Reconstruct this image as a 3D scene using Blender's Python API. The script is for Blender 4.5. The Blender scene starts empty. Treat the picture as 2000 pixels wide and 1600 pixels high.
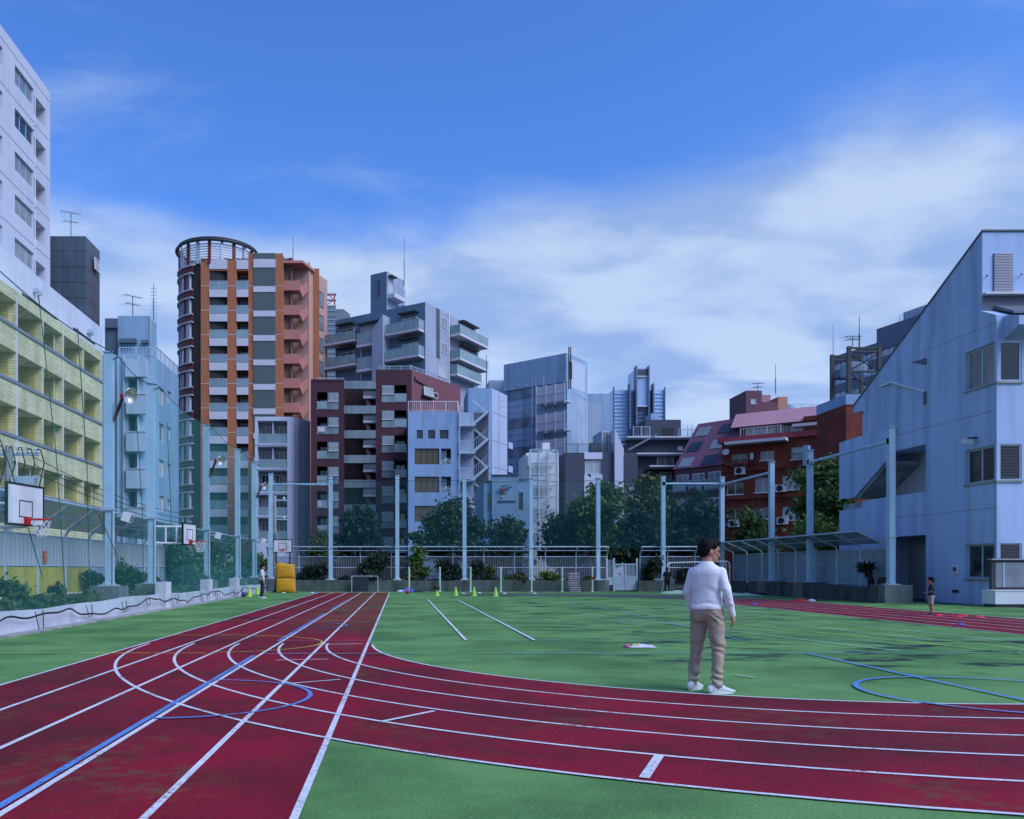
import bpy, bmesh, math, random
import numpy as np
from mathutils import Vector, Matrix, noise as mnoise
random.seed(7); np.random.seed(7)
SC = bpy.context.scene
COL = SC.collection
# ---------------------------------------------------------------- camera, sky, sun, exposure
F, CX, CY, H = 1600.0, 780.0, 1112.0, 1.4      # focal length and principal point in photo pixels, eye height in metres
cam = bpy.data.cameras.new('camera'); co = bpy.data.objects.new('camera', cam); COL.objects.link(co)
co.location = (0, 0, H); co.rotation_euler = (math.radians(90), 0, 0)
cam.sensor_width = 36; cam.lens = 36*F/2000; cam.shift_x = (1000-CX)/2000; cam.shift_y = (CY-800)/2000
cam.clip_start = .1; cam.clip_end = 6000
SC.camera = co
SUN_EL, SUN_AZ = math.radians(46), math.radians(126)     # azimuth measured from +Y towards +X
W = bpy.data.worlds.new('World'); SC.world = W; W.use_nodes = True
nt = W.node_tree; nt.nodes.clear()
def N(t, tree=None, **k):
    n = (tree or nt).nodes.new(t)
    for a, v in k.items(): setattr(n, a, v)
    return n
def L(a, b, tree=None): (tree or nt).links.new(a, b)
def math_node(op, a, b=None, tree=None, clamp=False):
    n = N('ShaderNodeMath', tree, operation=op, use_clamp=clamp)
    for i, v in enumerate((a, b)):
        if v is None: continue
        if isinstance(v, (int, float)): n.inputs[i].default_value = v
        else: L(v, n.inputs[i], tree)
    return n.outputs[0]
sky = N('ShaderNodeTexSky'); sky.sky_type = 'NISHITA'; sky.sun_disc = False
sky.sun_elevation = SUN_EL; sky.sun_rotation = SUN_AZ; sky.air_density = 1.0; sky.dust_density = .6; sky.ozone_density = 2.0
tc = N('ShaderNodeTexCoord'); sep = N('ShaderNodeSeparateXYZ'); L(tc.outputs['Generated'], sep.inputs[0])
zc = math_node('MAXIMUM', sep.outputs['Z'], 0.0)
inv = math_node('DIVIDE', 1.0, math_node('ADD', zc, 0.22))
comb = N('ShaderNodeCombineXYZ')
L(math_node('MULTIPLY', sep.outputs['X'], inv), comb.inputs[0]); L(math_node('MULTIPLY', sep.outputs['Y'], inv), comb.inputs[1])
n1 = N('ShaderNodeTexNoise'); n1.inputs['Scale'].default_value = 1.7; n1.inputs['Detail'].default_value = 7; n1.inputs['Roughness'].default_value = .5; n1.inputs['Distortion'].default_value = .35
mp = N('ShaderNodeMapping'); mp.inputs['Location'].default_value = (3.1, 1.4, 0); mp.inputs['Scale'].default_value = (.85, 1.15, 1); mp.inputs['Rotation'].default_value = (0, 0, .25)
L(comb.outputs[0], mp.inputs[0]); L(mp.outputs[0], n1.inputs['Vector'])
# more cloud low in the sky and a little more towards the right
cov = N('ShaderNodeMapRange'); cov.inputs['From Min'].default_value = .50; cov.inputs['From Max'].default_value = .30; cov.inputs['To Min'].default_value = -.13; cov.inputs['To Max'].default_value = .42
cov.interpolation_type = 'SMOOTHSTEP'
L(sep.outputs['Z'], cov.inputs['Value'])
covx = math_node('MULTIPLY', sep.outputs['X'], .12)
dens = math_node('ADD', math_node('ADD', n1.outputs['Fac'], cov.outputs[0]), covx)
cl = N('ShaderNodeMapRange'); cl.interpolation_type = 'SMOOTHSTEP'; cl.inputs['From Min'].default_value = .50; cl.inputs['From Max'].default_value = .92
L(dens, cl.inputs['Value'])
n4 = N('ShaderNodeTexNoise'); n4.inputs['Scale'].default_value = 1.5; n4.inputs['Detail'].default_value = 8; n4.inputs['Roughness'].default_value = .62; n4.inputs['Distortion'].default_value = .5
mp4 = N('ShaderNodeMapping'); mp4.inputs['Location'].default_value = (7.3, 2.2, 0); mp4.inputs['Scale'].default_value = (.6, 1.7, 1); mp4.inputs['Rotation'].default_value = (0, 0, -.5); L(comb.outputs[0], mp4.inputs[0]); L(mp4.outputs[0], n4.inputs['Vector'])
wisp = N('ShaderNodeMapRange'); wisp.interpolation_type = 'SMOOTHSTEP'; wisp.inputs['From Min'].default_value = .50; wisp.inputs['From Max'].default_value = .78; wisp.inputs['To Max'].default_value = .5; L(n4.outputs['Fac'], wisp.inputs['Value'])
clf = math_node('MAXIMUM', math_node('MULTIPLY', cl.outputs[0], .88), wisp.outputs[0])
sat = N('ShaderNodeHueSaturation'); sat.inputs['Saturation'].default_value = 1.12; sat.inputs['Value'].default_value = 1.0; L(sky.outputs[0], sat.inputs['Color'])
tint = N('ShaderNodeMix', data_type='RGBA', blend_type='MULTIPLY'); tint.inputs['Factor'].default_value = 1; tint.inputs['B'].default_value = (.60, .89, 1.40, 1)
L(sat.outputs[0], tint.inputs['A'])
mix = N('ShaderNodeMix', data_type='RGBA'); L(clf, mix.inputs['Factor']); L(tint.outputs['Result'], mix.inputs['A'])
n3 = N('ShaderNodeTexNoise'); n3.inputs['Scale'].default_value = 3.4; n3.inputs['Detail'].default_value = 6; n3.inputs['Distortion'].default_value = .3; mp3 = N('ShaderNodeMapping'); mp3.inputs['Scale'].default_value = (.8, 1.15, 1); mp3.inputs['Rotation'].default_value = (0, 0, .25); L(comb.outputs[0], mp3.inputs[0]); L(mp3.outputs[0], n3.inputs['Vector'])
shade = N('ShaderNodeMapRange'); shade.interpolation_type = 'SMOOTHSTEP'; shade.inputs['From Min'].default_value = .36; shade.inputs['From Max'].default_value = .62; L(n3.outputs['Fac'], shade.inputs['Value'])
ccol = N('ShaderNodeMix', data_type='RGBA'); L(shade.outputs[0], ccol.inputs['Factor']); ccol.inputs['A'].default_value = (1.85, 2.7, 4.6, 1); ccol.inputs['B'].default_value = (3.35, 4.1, 5.35, 1)
L(ccol.outputs['Result'], mix.inputs['B'])
bg = N('ShaderNodeBackground'); bg.inputs['Strength'].default_value = .108
L(mix.outputs['Result'], bg.inputs['Color'])
wo = N('ShaderNodeOutputWorld'); L(bg.outputs[0], wo.inputs[0])
sl = bpy.data.lights.new('sun', 'SUN'); so = bpy.data.objects.new('sun', sl); COL.objects.link(so)
sl.energy = 2.0; sl.angle = math.radians(38); sl.color = (.80, .83, 1.0)
sdir = Vector((math.sin(SUN_AZ)*math.cos(SUN_EL), math.cos(SUN_AZ)*math.cos(SUN_EL), math.sin(SUN_EL)))
so.rotation_euler = sdir.to_track_quat('Z', 'Y').to_euler(); so.location = sdir*200
VS = SC.view_settings; VS.view_transform = 'Standard'; VS.look = 'None'; VS.gamma = 1; VS.use_curve_mapping = False; VS.exposure = 0.68

# ---------------------------------------------------------------- materials
MATS = {}
def mat(name, col, rough=.8, var=.12, scale=.6, bump=0.0, bscale=8.0, metal=0.0, streak=0.0, brick=None, spec=.4, island=0.0, trans=0.0, alpha=1.0, speckle=0.0):
    if name in MATS: return MATS[name]
    m = bpy.data.materials.new(name); m.use_nodes = True; t = m.node_tree; t.nodes.clear()
    out = N('ShaderNodeOutputMaterial', t); p = N('ShaderNodeBsdfPrincipled', t)
    p.inputs['Roughness'].default_value = rough; p.inputs['Metallic'].default_value = metal; p.inputs['Specular IOR Level'].default_value = spec
    g = N('ShaderNodeNewGeometry', t); pos = g.outputs['Position']
    cur = N('ShaderNodeRGB', t); cur.outputs[0].default_value = (*col, 1); cur = cur.outputs[0]
    def mul(cur, fac):
        mx = N('ShaderNodeMix', t, data_type='RGBA', blend_type='MULTIPLY'); mx.inputs['Factor'].default_value = 1
        L(cur, mx.inputs['A'], t); L(fac, mx.inputs['B'], t); return mx.outputs['Result']
    def noise_f(sc, lo, hi, detail=4, stretch=None, fmin=.3, fmax=.7):
        n = N('ShaderNodeTexNoise', t); n.inputs['Scale'].default_value = sc; n.inputs['Detail'].default_value = detail
        if stretch:
            mpp = N('ShaderNodeMapping', t); mpp.inputs['Scale'].default_value = stretch; L(pos, mpp.inputs[0], t); L(mpp.outputs[0], n.inputs['Vector'], t)
        else: L(pos, n.inputs['Vector'], t)
        r = N('ShaderNodeMapRange', t); r.inputs['From Min'].default_value = fmin; r.inputs['From Max'].default_value = fmax
        r.inputs['To Min'].default_value = lo; r.inputs['To Max'].default_value = hi; L(n.outputs['Fac'], r.inputs['Value'], t); return r.outputs[0]
    if brick:
        b = N('ShaderNodeTexBrick', t); b.inputs['Color1'].default_value = (1, 1, 1, 1); b.inputs['Color2'].default_value = (.82, .8, .78, 1); b.inputs['Mortar'].default_value = (.55, .55, .55, 1)
        b.inputs['Scale'].default_value = 1; b.inputs['Brick Width'].default_value = brick[0]; b.inputs['Row Height'].default_value = brick[1]; b.inputs['Mortar Size'].default_value = brick[1]*.09
        sp = N('ShaderNodeSeparateXYZ', t); L(pos, sp.inputs[0], t); cb = N('ShaderNodeCombineXYZ', t)
        L(math_node('ADD', sp.outputs[0], sp.outputs[1], t), cb.inputs[0], t); L(sp.outputs[2], cb.inputs[1], t); L(cb.outputs[0], b.inputs['Vector'], t)
        cur = mul(cur, b.outputs['Color'])
    if var: cur = mul(cur, noise_f(scale, 1-var, 1+var*.6))
    if speckle: cur = mul(cur, noise_f(60, 1-speckle, 1+speckle, 2))
    if streak: cur = mul(cur, noise_f(1.0, 1-streak, 1.0, 5, (1.6, 1.6, .12), .32, .55))
    if island:
        r = N('ShaderNodeMapRange', t); r.inputs['To Min'].default_value = 1-island; r.inputs['To Max'].default_value = 1+island
        L(g.outputs['Random Per Island'], r.inputs['Value'], t); cur = mul(cur, r.outputs[0])
    L(cur, p.inputs['Base Color'], t)
    if bump:
        n = N('ShaderNodeTexNoise', t); n.inputs['Scale'].default_value = bscale; n.inputs['Detail'].default_value = 5; L(pos, n.inputs['Vector'], t)
        b = N('ShaderNodeBump', t); b.inputs['Strength'].default_value = bump; b.inputs['Distance'].default_value = .05; L(n.outputs['Fac'], b.inputs['Height'], t); L(b.outputs[0], p.inputs['Normal'], t)
    sh = p.outputs[0]
    if trans:
        tr = N('ShaderNodeBsdfTranslucent', t); L(cur, tr.inputs['Color'], t); ms = N('ShaderNodeMixShader', t); ms.inputs[0].default_value = trans
        L(sh, ms.inputs[1], t); L(tr.outputs[0], ms.inputs[2], t); sh = ms.outputs[0]
    if alpha < 1:
        tr = N('ShaderNodeBsdfTransparent', t); ms = N('ShaderNodeMixShader', t); ms.inputs[0].default_value = alpha
        L(tr.outputs[0], ms.inputs[1], t); L(sh, ms.inputs[2], t); sh = ms.outputs[0]
    L(sh, out.inputs[0], t)
    m.diffuse_color = (*col, 1); MATS[name] = m
    return m

white = mat('white_paint', (.66, .67, .68), .6, .08)
steel = mat('galvanised_steel', (.42, .52, .60), .45, .1, 2, metal=.25)
paleblue = mat('pale_blue_paint', (.38, .55, .66), .5, .1, 1.5, streak=.15)
darkmetal = mat('dark_metal', (.04, .045, .05), .5, .1)
black = mat('black_rubber', (.012, .012, .014), .6, .1)
concrete = mat('concrete', (.34, .35, .34), .9, .22, 1.2, .3, 12, streak=.4)
palewall = mat('pale_wall', (.56, .56, .62), .85, .12, 1.0, .25, 10, streak=.22)
glass = mat('window_glass', (.02, .028, .035), .06, .2, .3, spec=.8)
glass_mid = mat('window_glass_curtained', (.20, .23, .25), .12, .25, 1.3, spec=.7)
glass_lite = mat('window_glass_blind', (.42, .46, .48), .15, .15, 1.0, spec=.7)
glass_amber = mat('amber_blinds_behind_glass', (.10, .062, .02), .15, .3, .9, spec=.7)
dark_in = mat('dark_interior', (.03, .03, .033), .8, .2)
railglass = mat('balcony_glass', (.22, .32, .34), .12, .15, .8, spec=.6)
red_paint = mat('red_paint', (.5, .012, .02), .5, .1)
# ---------------------------------------------------------------- mesh collector
class MB:
    def __init__(s): s.v = []; s.f = []
    def box(s, x0, x1, y0, y1, z0, z1):
        i = len(s.v); s.v += [(x0,y0,z0),(x1,y0,z0),(x1,y1,z0),(x0,y1,z0),(x0,y0,z1),(x1,y0,z1),(x1,y1,z1),(x0,y1,z1)]
        s.f += [tuple(i+k for k in q) for q in ((0,3,2,1),(4,5,6,7),(0,1,5,4),(1,2,6,5),(2,3,7,6),(3,0,4,7))]; return s
    def quad(s, a, b, c, d):
        i = len(s.v); s.v += [tuple(a),tuple(b),tuple(c),tuple(d)]; s.f.append((i,i+1,i+2,i+3)); return s
    def tube(s, pts, r, n=6, cap=True):
        pts = [Vector(p) for p in pts]; rs = r if isinstance(r, (list, tuple)) else [r]*len(pts); base = len(s.v)
        t0 = (pts[1]-pts[0]).normalized(); up = Vector((0,0,1)) if abs(t0.z) < .95 else Vector((1,0,0)); a = t0.cross(up).normalized()
        for k, p in enumerate(pts):
            t = (pts[min(k+1,len(pts)-1)]-pts[max(k-1,0)]).normalized(); a = (a-t*a.dot(t)).normalized(); b = t.cross(a)
            for j in range(n):
                an = 2*math.pi*j/n; s.v.append(tuple(p+(a*math.cos(an)+b*math.sin(an))*rs[k]))
        for k in range(len(pts)-1):
            for j in range(n):
                o = base+k*n; s.f.append((o+j, o+(j+1)%n, o+n+(j+1)%n, o+n+j))
        if cap:
            s.f.append(tuple(base+j for j in range(n))[::-1]); s.f.append(tuple(base+(len(pts)-1)*n+j for j in range(n)))
        return s
    def lathe(s, c, prof, n=16):     # prof = [(radius, z)]
        base = len(s.v); c = Vector(c)
        for r, z in prof:
            for j in range(n):
                a = 2*math.pi*j/n; s.v.append((c.x+r*math.cos(a), c.y+r*math.sin(a), c.z+z))
        for k in range(len(prof)-1):
            for j in range(n): o = base+k*n; s.f.append((o+j, o+(j+1)%n, o+n+(j+1)%n, o+n+j))
        s.f.append(tuple(base+j for j in range(n))[::-1]); s.f.append(tuple(base+(len(prof)-1)*n+j for j in range(n)))
        return s
    def prism(s, poly, axis, a, b):  # poly of 2D points; axis 'x': (y,z), 'y': (x,z), 'z': (x,y)
        def P(p, t): return (t,p[0],p[1]) if axis=='x' else (p[0],t,p[1]) if axis=='y' else (p[0],p[1],t)
        i = len(s.v); n = len(poly); s.v += [P(p,a) for p in poly]+[P(p,b) for p in poly]
        s.f.append(tuple(range(i,i+n))[::-1]); s.f.append(tuple(range(i+n,i+2*n)))
        for k in range(n): s.f.append((i+k,i+(k+1)%n,i+n+(k+1)%n,i+n+k))
        return s
    def mesh(s, name='m', smooth=False, fix=True):
        m = bpy.data.meshes.new(name); m.from_pydata(s.v, [], s.f); m.update()
        if fix and len(s.f) < 20000:
            bm = bmesh.new(); bm.from_mesh(m); bmesh.ops.recalc_face_normals(bm, faces=bm.faces); bm.to_mesh(m); bm.free()
        if smooth: m.shade_smooth()
        return m
    def obj(s, name, m, parent=None, M=None, smooth=False, fix=True):
        return place(name, s.mesh(name, smooth, fix), m, parent, M)
def place(name, me, m, parent=None, M=None):
    o = bpy.data.objects.new(name, me); COL.objects.link(o)
    if m is not None and not me.materials: me.materials.append(m)
    elif m is not None and me.materials[0] is not m:
        o.material_slots[0].link = 'OBJECT'; o.material_slots[0].material = m
    if parent is not None: o.parent = parent
    if M is not None: o.matrix_local = M
    return o
def tag(o, label=None, cat=None, group=None, kind=None):
    for k, v in (('label',label),('category',cat),('group',group),('kind',kind)):
        if v: o[k] = v
    return o
def empty(name, loc, label, cat, group=None, rz=0):
    o = bpy.data.objects.new(name, None); COL.objects.link(o); o.location = loc; o.rotation_euler.z = rz; o.empty_display_size = .2
    return tag(o, label, cat, group)
def T(x=0, y=0, z=0, rz=0): return Matrix.Translation((x,y,z)) @ Matrix.Rotation(rz, 4, 'Z')
def copy_tree(o, parent=None, loc=None, rz=None, label=None):
    c = o.copy(); COL.objects.link(c); c.parent = parent
    if loc is not None: c.location = loc
    if rz is not None: c.rotation_euler.z = rz
    if label: c['label'] = label
    for ch in list(o.children):
        copy_tree(ch, c)
    return c
def G(px, py):  # a point of the ground seen at this photo pixel
    Y = H*F/(py-CY); return ((px-CX)*Y/F, Y)
def mx(px, Y): return (px-CX)*Y/F
def mz(py, Y): return H-(py-CY)*Y/F
ORD = ['first','second','third','fourth','fifth','sixth','seventh','eighth','ninth','tenth','eleventh','twelfth','thirteenth']

# ---------------------------------------------------------------- ground, field, track
def ground_mat(name, kind):
    m = bpy.data.materials.new(name); m.use_nodes = True; t = m.node_tree; t.nodes.clear()
    out = N('ShaderNodeOutputMaterial', t); p = N('ShaderNodeBsdfPrincipled', t); p.inputs['Roughness'].default_value = .75; p.inputs['Specular IOR Level'].default_value = .12
    g = N('ShaderNodeNewGeometry', t); pos = g.outputs['Position']; sp = N('ShaderNodeSeparateXYZ', t); L(pos, sp.inputs[0], t)
    def nz(sc, lo, hi, a, b, detail=5, stretch=(1,1,1), smooth=True, off=0):
        mpp = N('ShaderNodeMapping', t); mpp.inputs['Scale'].default_value = stretch; mpp.inputs['Location'].default_value = (off, off*1.7, 0); L(pos, mpp.inputs[0], t)
        n = N('ShaderNodeTexNoise', t); n.inputs['Scale'].default_value = sc; n.inputs['Detail'].default_value = detail; n.inputs['Roughness'].default_value = .6; L(mpp.outputs[0], n.inputs['Vector'], t)
        r = N('ShaderNodeMapRange', t); r.inputs['From Min'].default_value = a; r.inputs['From Max'].default_value = b; r.inputs['To Min'].default_value = lo; r.inputs['To Max'].default_value = hi
        if smooth: r.interpolation_type = 'SMOOTHSTEP'
        L(n.outputs['Fac'], r.inputs['Value'], t); return r.outputs[0]
    def rng(v, a, b, lo=0., hi=1.):
        r = N('ShaderNodeMapRange', t); r.inputs['From Min'].default_value = a; r.inputs['From Max'].default_value = b; r.inputs['To Min'].default_value = lo; r.inputs['To Max'].default_value = hi; r.interpolation_type = 'SMOOTHSTEP'
        L(v, r.inputs['Value'], t); return r.outputs[0]
    def mixc(f, a, b):
        mm = N('ShaderNodeMix', t, data_type='RGBA'); L(f, mm.inputs['Factor'], t) if not isinstance(f, float) else setattr(mm.inputs['Factor'], 'default_value', f)
        for k, v in (('A', a), ('B', b)):
            if isinstance(v, tuple): mm.inputs[k].default_value = (*v, 1)
            else: L(v, mm.inputs[k], t)
        return mm.outputs['Result']
    X, Y = sp.outputs[0], sp.outputs[1]
    green = mixc(nz(.5, 0, 1, .36, .64), (.070, .175, .050), (.135, .285, .088))
    green = mixc(nz(1.3, 0, .55, .58, .8, off=5), green, (.17, .36, .15))
    if kind == 'field':
        # worn black stains, mostly in the middle of the field
        st = math_node('MULTIPLY', nz(1.1, 0, 1, .52, .62, 8, (.7, 1.5, 1), off=3), nz(.16, 0, 1, .42, .54, 3, off=9), t)
        st = math_node('MULTIPLY', st, math_node('MULTIPLY', rng(X, 2, 5), rng(Y, 8.5, 11), t), t)
        c = mixc(st, green, (.022, .035, .03))
        c = mixc(math_node('MULTIPLY', nz(1.6, 0, .8, .55, .75, 6, off=14), rng(Y, 40, 50), t), c, (.035, .07, .045))  # darker patches towards the far wall paint its shadow into the green
    else:
        red = mixc(nz(.35, 0, 1, .35, .65), (.25, .007, .024), (.12, .010, .018))
        red = mixc(nz(1.3, 0, .8, .48, .72, 7, off=2), red, (.085, .014, .014))
        # paint worn through to the older green court: heavy far down the inner lanes, light elsewhere
        zone = math_node('MULTIPLY', rng(X, -3.6, -1.6), math_node('MULTIPLY', rng(Y, 15, 26), rng(Y, 52, 44), t), t)
        zone = math_node('MULTIPLY', zone, rng(X, 2.0, -.2), t)
        wear = math_node('MAXIMUM', math_node('MULTIPLY', zone, nz(1.1, .0, .95, .36, .62, 6, (1.0, 1.6, 1), off=7), t), math_node('MULTIPLY', nz(.5, 0, 1, .48, .64, 3, off=21), nz(5, 0, .5, .42, .7, 9, off=11), t), t)
        c = mixc(wear, red, mixc(nz(.8, 0, 1, .4, .6), (.055, .11, .04), (.12, .065, .025)))
    c2 = N('ShaderNodeMix', t, data_type='RGBA', blend_type='MULTIPLY'); c2.inputs['Factor'].default_value = 1
    L(c, c2.inputs['A'], t); L(nz(48, .58, 1.38, .25, .75, 4, smooth=False), c2.inputs['B'], t)
    L(c2.outputs['Result'], p.inputs['Base Color'], t)
    n = N('ShaderNodeTexNoise', t); n.inputs['Scale'].default_value = 140; n.inputs['Detail'].default_value = 3; L(pos, n.inputs['Vector'], t)
    b = N('ShaderNodeBump', t); b.inputs['Strength'].default_value = .35; b.inputs['Distance'].default_value = .01; L(n.outputs['Fac'], b.inputs['Height'], t); L(b.outputs[0], p.inputs['Normal'], t)
    L(p.outputs[0], out.inputs[0], t); return m
asphalt = mat('asphalt', (.05, .05, .052), .9, .2, .5)
MB().quad((-2500,-600,-.02),(2500,-600,-.02),(2500,4000,-.02),(-2500,4000,-.02)).obj('ground', asphalt)['kind'] = 'structure'
field = MB().box(-8.75, 22.6, -12, 51.3, -.3, 0).obj('playing_field', ground_mat('field_green', 'field')); field['kind'] = 'structure'
trackmat = ground_mat('track_red', 'track')
C0 = (6.4, 15.35); RAD = [6.9, 7.735, 8.57, 9.40, 10.24, 11.08]; LANES = [-.59, -1.43, -2.27, -3.11, -3.95, -4.80]
YF = 36.0                                            # centre of the far bend
tb = MB(); tb.quad((LANES[5],-10,.004),(LANES[0],-10,.004),(LANES[0],48.7,.004),(LANES[5],48.7,.004))
track = tb.obj('running_track', trackmat); track['kind'] = 'structure'
def ring(r0, r1, a0, a1, cy, z, n=96):
    b = MB()
    for k in range(n):
        q = [a0+(a1-a0)*k/n, a0+(a1-a0)*(k+1)/n]; P = lambda r, a: (C0[0]+r*math.cos(a), cy+r*math.sin(a), z)
        b.quad(P(r0,q[0]), P(r1,q[0]), P(r1,q[1]), P(r0,q[1]))
    return b
pi = math.pi
ring(RAD[0], RAD[5], pi, 2*pi, C0[1], .006).obj('bend_surface', trackmat, track)
MB().quad((C0[0]+RAD[0],C0[1],.006),(C0[0]+RAD[5],C0[1],.006),(C0[0]+RAD[5],YF,.006),(C0[0]+RAD[0],YF,.006)).obj('straight_surface', trackmat, track)
farmat = mat('far_bend_faded', (.055, .075, .06), .85, .3, .8, speckle=.2)
ring(RAD[0], RAD[5], pi*.04, pi*.62, YF, .0052).obj('bend_surface', farmat, track)
ring(RAD[0], RAD[5], 0, pi*.07, YF, .006, 12).obj('bend_surface', trackmat, track)
def worn(m, lo=.38, hi=.52, top=1.0, base=.0):
    t = m.node_tree; out = [n for n in t.nodes if n.type == 'OUTPUT_MATERIAL'][0]; src = out.inputs[0].links[0].from_socket
    g = N('ShaderNodeNewGeometry', t); n1_ = N('ShaderNodeTexNoise', t); n1_.inputs['Scale'].default_value = 26; n1_.inputs['Detail'].default_value = 6; n1_.inputs['Roughness'].default_value = .7; L(g.outputs['Position'], n1_.inputs['Vector'], t)
    n2_ = N('ShaderNodeTexNoise', t); n2_.inputs['Scale'].default_value = .9; n2_.inputs['Detail'].default_value = 3; L(g.outputs['Position'], n2_.inputs['Vector'], t)
    v = math_node('ADD', math_node('MULTIPLY', n1_.outputs['Fac'], .65, t), math_node('MULTIPLY', n2_.outputs['Fac'], .35, t), t)
    r = N('ShaderNodeMapRange', t); r.inputs['From Min'].default_value = lo; r.inputs['From Max'].default_value = hi; r.inputs['To Min'].default_value = base; r.inputs['To Max'].default_value = top; L(v, r.inputs['Value'], t)
    tr = N('ShaderNodeBsdfTransparent', t); ms = N('ShaderNodeMixShader', t); L(r.outputs[0], ms.inputs[0], t); L(tr.outputs[0], ms.inputs[1], t); L(src, ms.inputs[2], t); L(ms.outputs[0], out.inputs[0], t)
    return m
line_white = mat('line_white', (.62, .62, .64), .7, .12, 3, speckle=.18)
line_faint = mat('line_faint', (.34, .47, .40), .8, .35, 3, speckle=.2)
line_blue = mat('line_blue', (.09, .23, .52), .7, .15, 3, speckle=.15)
line_bluef = mat('line_blue_worn', (.13, .28, .42), .75, .3, 3, speckle=.2)
line_yellow = mat('line_yellow', (.62, .50, .06), .7, .25, 3, speckle=.15)
line_yg = mat('line_yellow_worn', (.36, .46, .10), .8, .35, 2, speckle=.2)
for m_, a_, b_ in ((line_white,.35,.47),(line_faint,.34,.5),(line_blue,.36,.48),(line_bluef,.38,.54),(line_yellow,.37,.5),(line_yg,.34,.52)): worn(m_, a_, b_)
ZL = [.008]
def strip(pts, w, m, name='lane_line', parent=track):
    ZL[0] += .0003; z = ZL[0]; b = MB(); P = [Vector((p[0],p[1],0)) for p in pts]; prev = None
    for k, p in enumerate(P):
        t = (P[min(k+1,len(P)-1)]-P[max(k-1,0)]).normalized(); nrm = Vector((-t.y,t.x,0))*w/2; a, c = p-nrm, p+nrm
        if prev: b.quad((prev[0].x,prev[0].y,z),(a.x,a.y,z),(c.x,c.y,z),(prev[1].x,prev[1].y,z))
        prev = (a, c)
    return b.obj(name, m, parent)
def arc(r, a0, a1, cx=C0[0], cy=C0[1], n=72): return [(cx+r*math.cos(a0+(a1-a0)*k/n), cy+r*math.sin(a0+(a1-a0)*k/n)) for k in range(n+1)]
for x in LANES: strip([(x,-10),(x,48.7)], .05, line_white)
for k, r in enumerate(RAD): strip(arc(r, pi*(1.0 if k else 1.01), 2*pi)+[(C0[0]+r,C0[1]+.01),(C0[0]+r,YF)]+arc(r, 0, pi*.1, cy=YF, n=20), .045, line_white)
for k, r in enumerate(RAD): strip(arc(r, pi*.1, pi*.5, cy=YF), .05, line_faint)
def gl(*pp): return [G(*p) for p in pp]
for pp, w in (([(745,1412),(848,1391)],.05), ([(1258,1523),(1288,1478)],.07), ([(565,1337),(665,1329)],.04), ([(540,1291),(640,1289)],.04), ([(625,1260),(708,1259)],.05)):
    strip(gl(*pp), w, line_white, 'stagger_mark')
# blue lines and arcs of the ball court
for y0, y1 in ((4.0,13.2),(15.8,25.5),(28,36)): strip([(-2.27-.07,y0),(-2.27-.07,y1)], .06, line_blue, 'court_line', field)
strip(arc(1.32, -pi/2, pi/2, -2.30, 8.95), .05, line_blue, 'court_line', field)
strip(arc(1.0, -pi/2, pi/2, -2.30, 20.2), .045, line_blue, 'court_line', field)
strip(arc(1.7, -pi/2, pi/2, -3.16, 15.4), .045, line_yellow, 'court_line', field)
for y, a, b in ((13.55,-8.3,-3.2),(17.25,-8.3,-3.2)): strip([(a,y),(b,y)], .045, line_yellow, 'court_line', field)
for y in (22, 28): strip([(-8.0,y),(-1,y)], .04, line_yg, 'court_line', field)
strip([(-2.2,15.95),(-.6,15.95)], .04, line_bluef, 'court_line', field); strip([(-.6,16.0),(12.6,16.0)], .055, line_bluef, 'court_line', field)
strip([(-2.2,13.45),(12.9,13.6)], .06, line_bluef, 'court_line', field)
strip([(6.62,8.4),(6.72,13.55)], .06, line_blue, 'court_line', field)
strip(arc(1.42, 0, 2*pi, 6.72, 9.15), .06, line_blue, 'court_line', field)
for x in (1.3, 2.64): strip([(x,16),(x,37.3)], .06, line_white, 'court_line', field)
for pp, m, w in (([(1090,1170),(1330,1222)],line_bluef,.06), ([(1330,1222),(1440,1250)],line_bluef,.06), ([(1330,1186),(1960,1253)],line_faint,.05), ([(1180,1183),(1830,1253)],line_faint,.05),
        ([(1100,1195),(1760,1274)],line_faint,.05), ([(1420,1198),(2000,1262)],line_yg,.045), ([(1420,1206),(2000,1270)],line_yg,.045), ([(1420,1218),(2000,1279)],line_yg,.06),
        ([(1000,1192),(1430,1214)],line_yg,.04), ([(1000,1217),(1340,1216)],line_bluef,.045), ([(1300,1174),(1500,1192)],line_faint,.05), ([(1230,1172),(1400,1186)],line_faint,.05), ([(1435,1321),(1475,1326)],line_faint,.05)):
    strip(gl(*pp), w, m, 'court_line', field)
strip(arc(.9, pi*.6, pi*1.4, 6.6, 21.2), .06, line_bluef, 'court_line', field)
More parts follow.
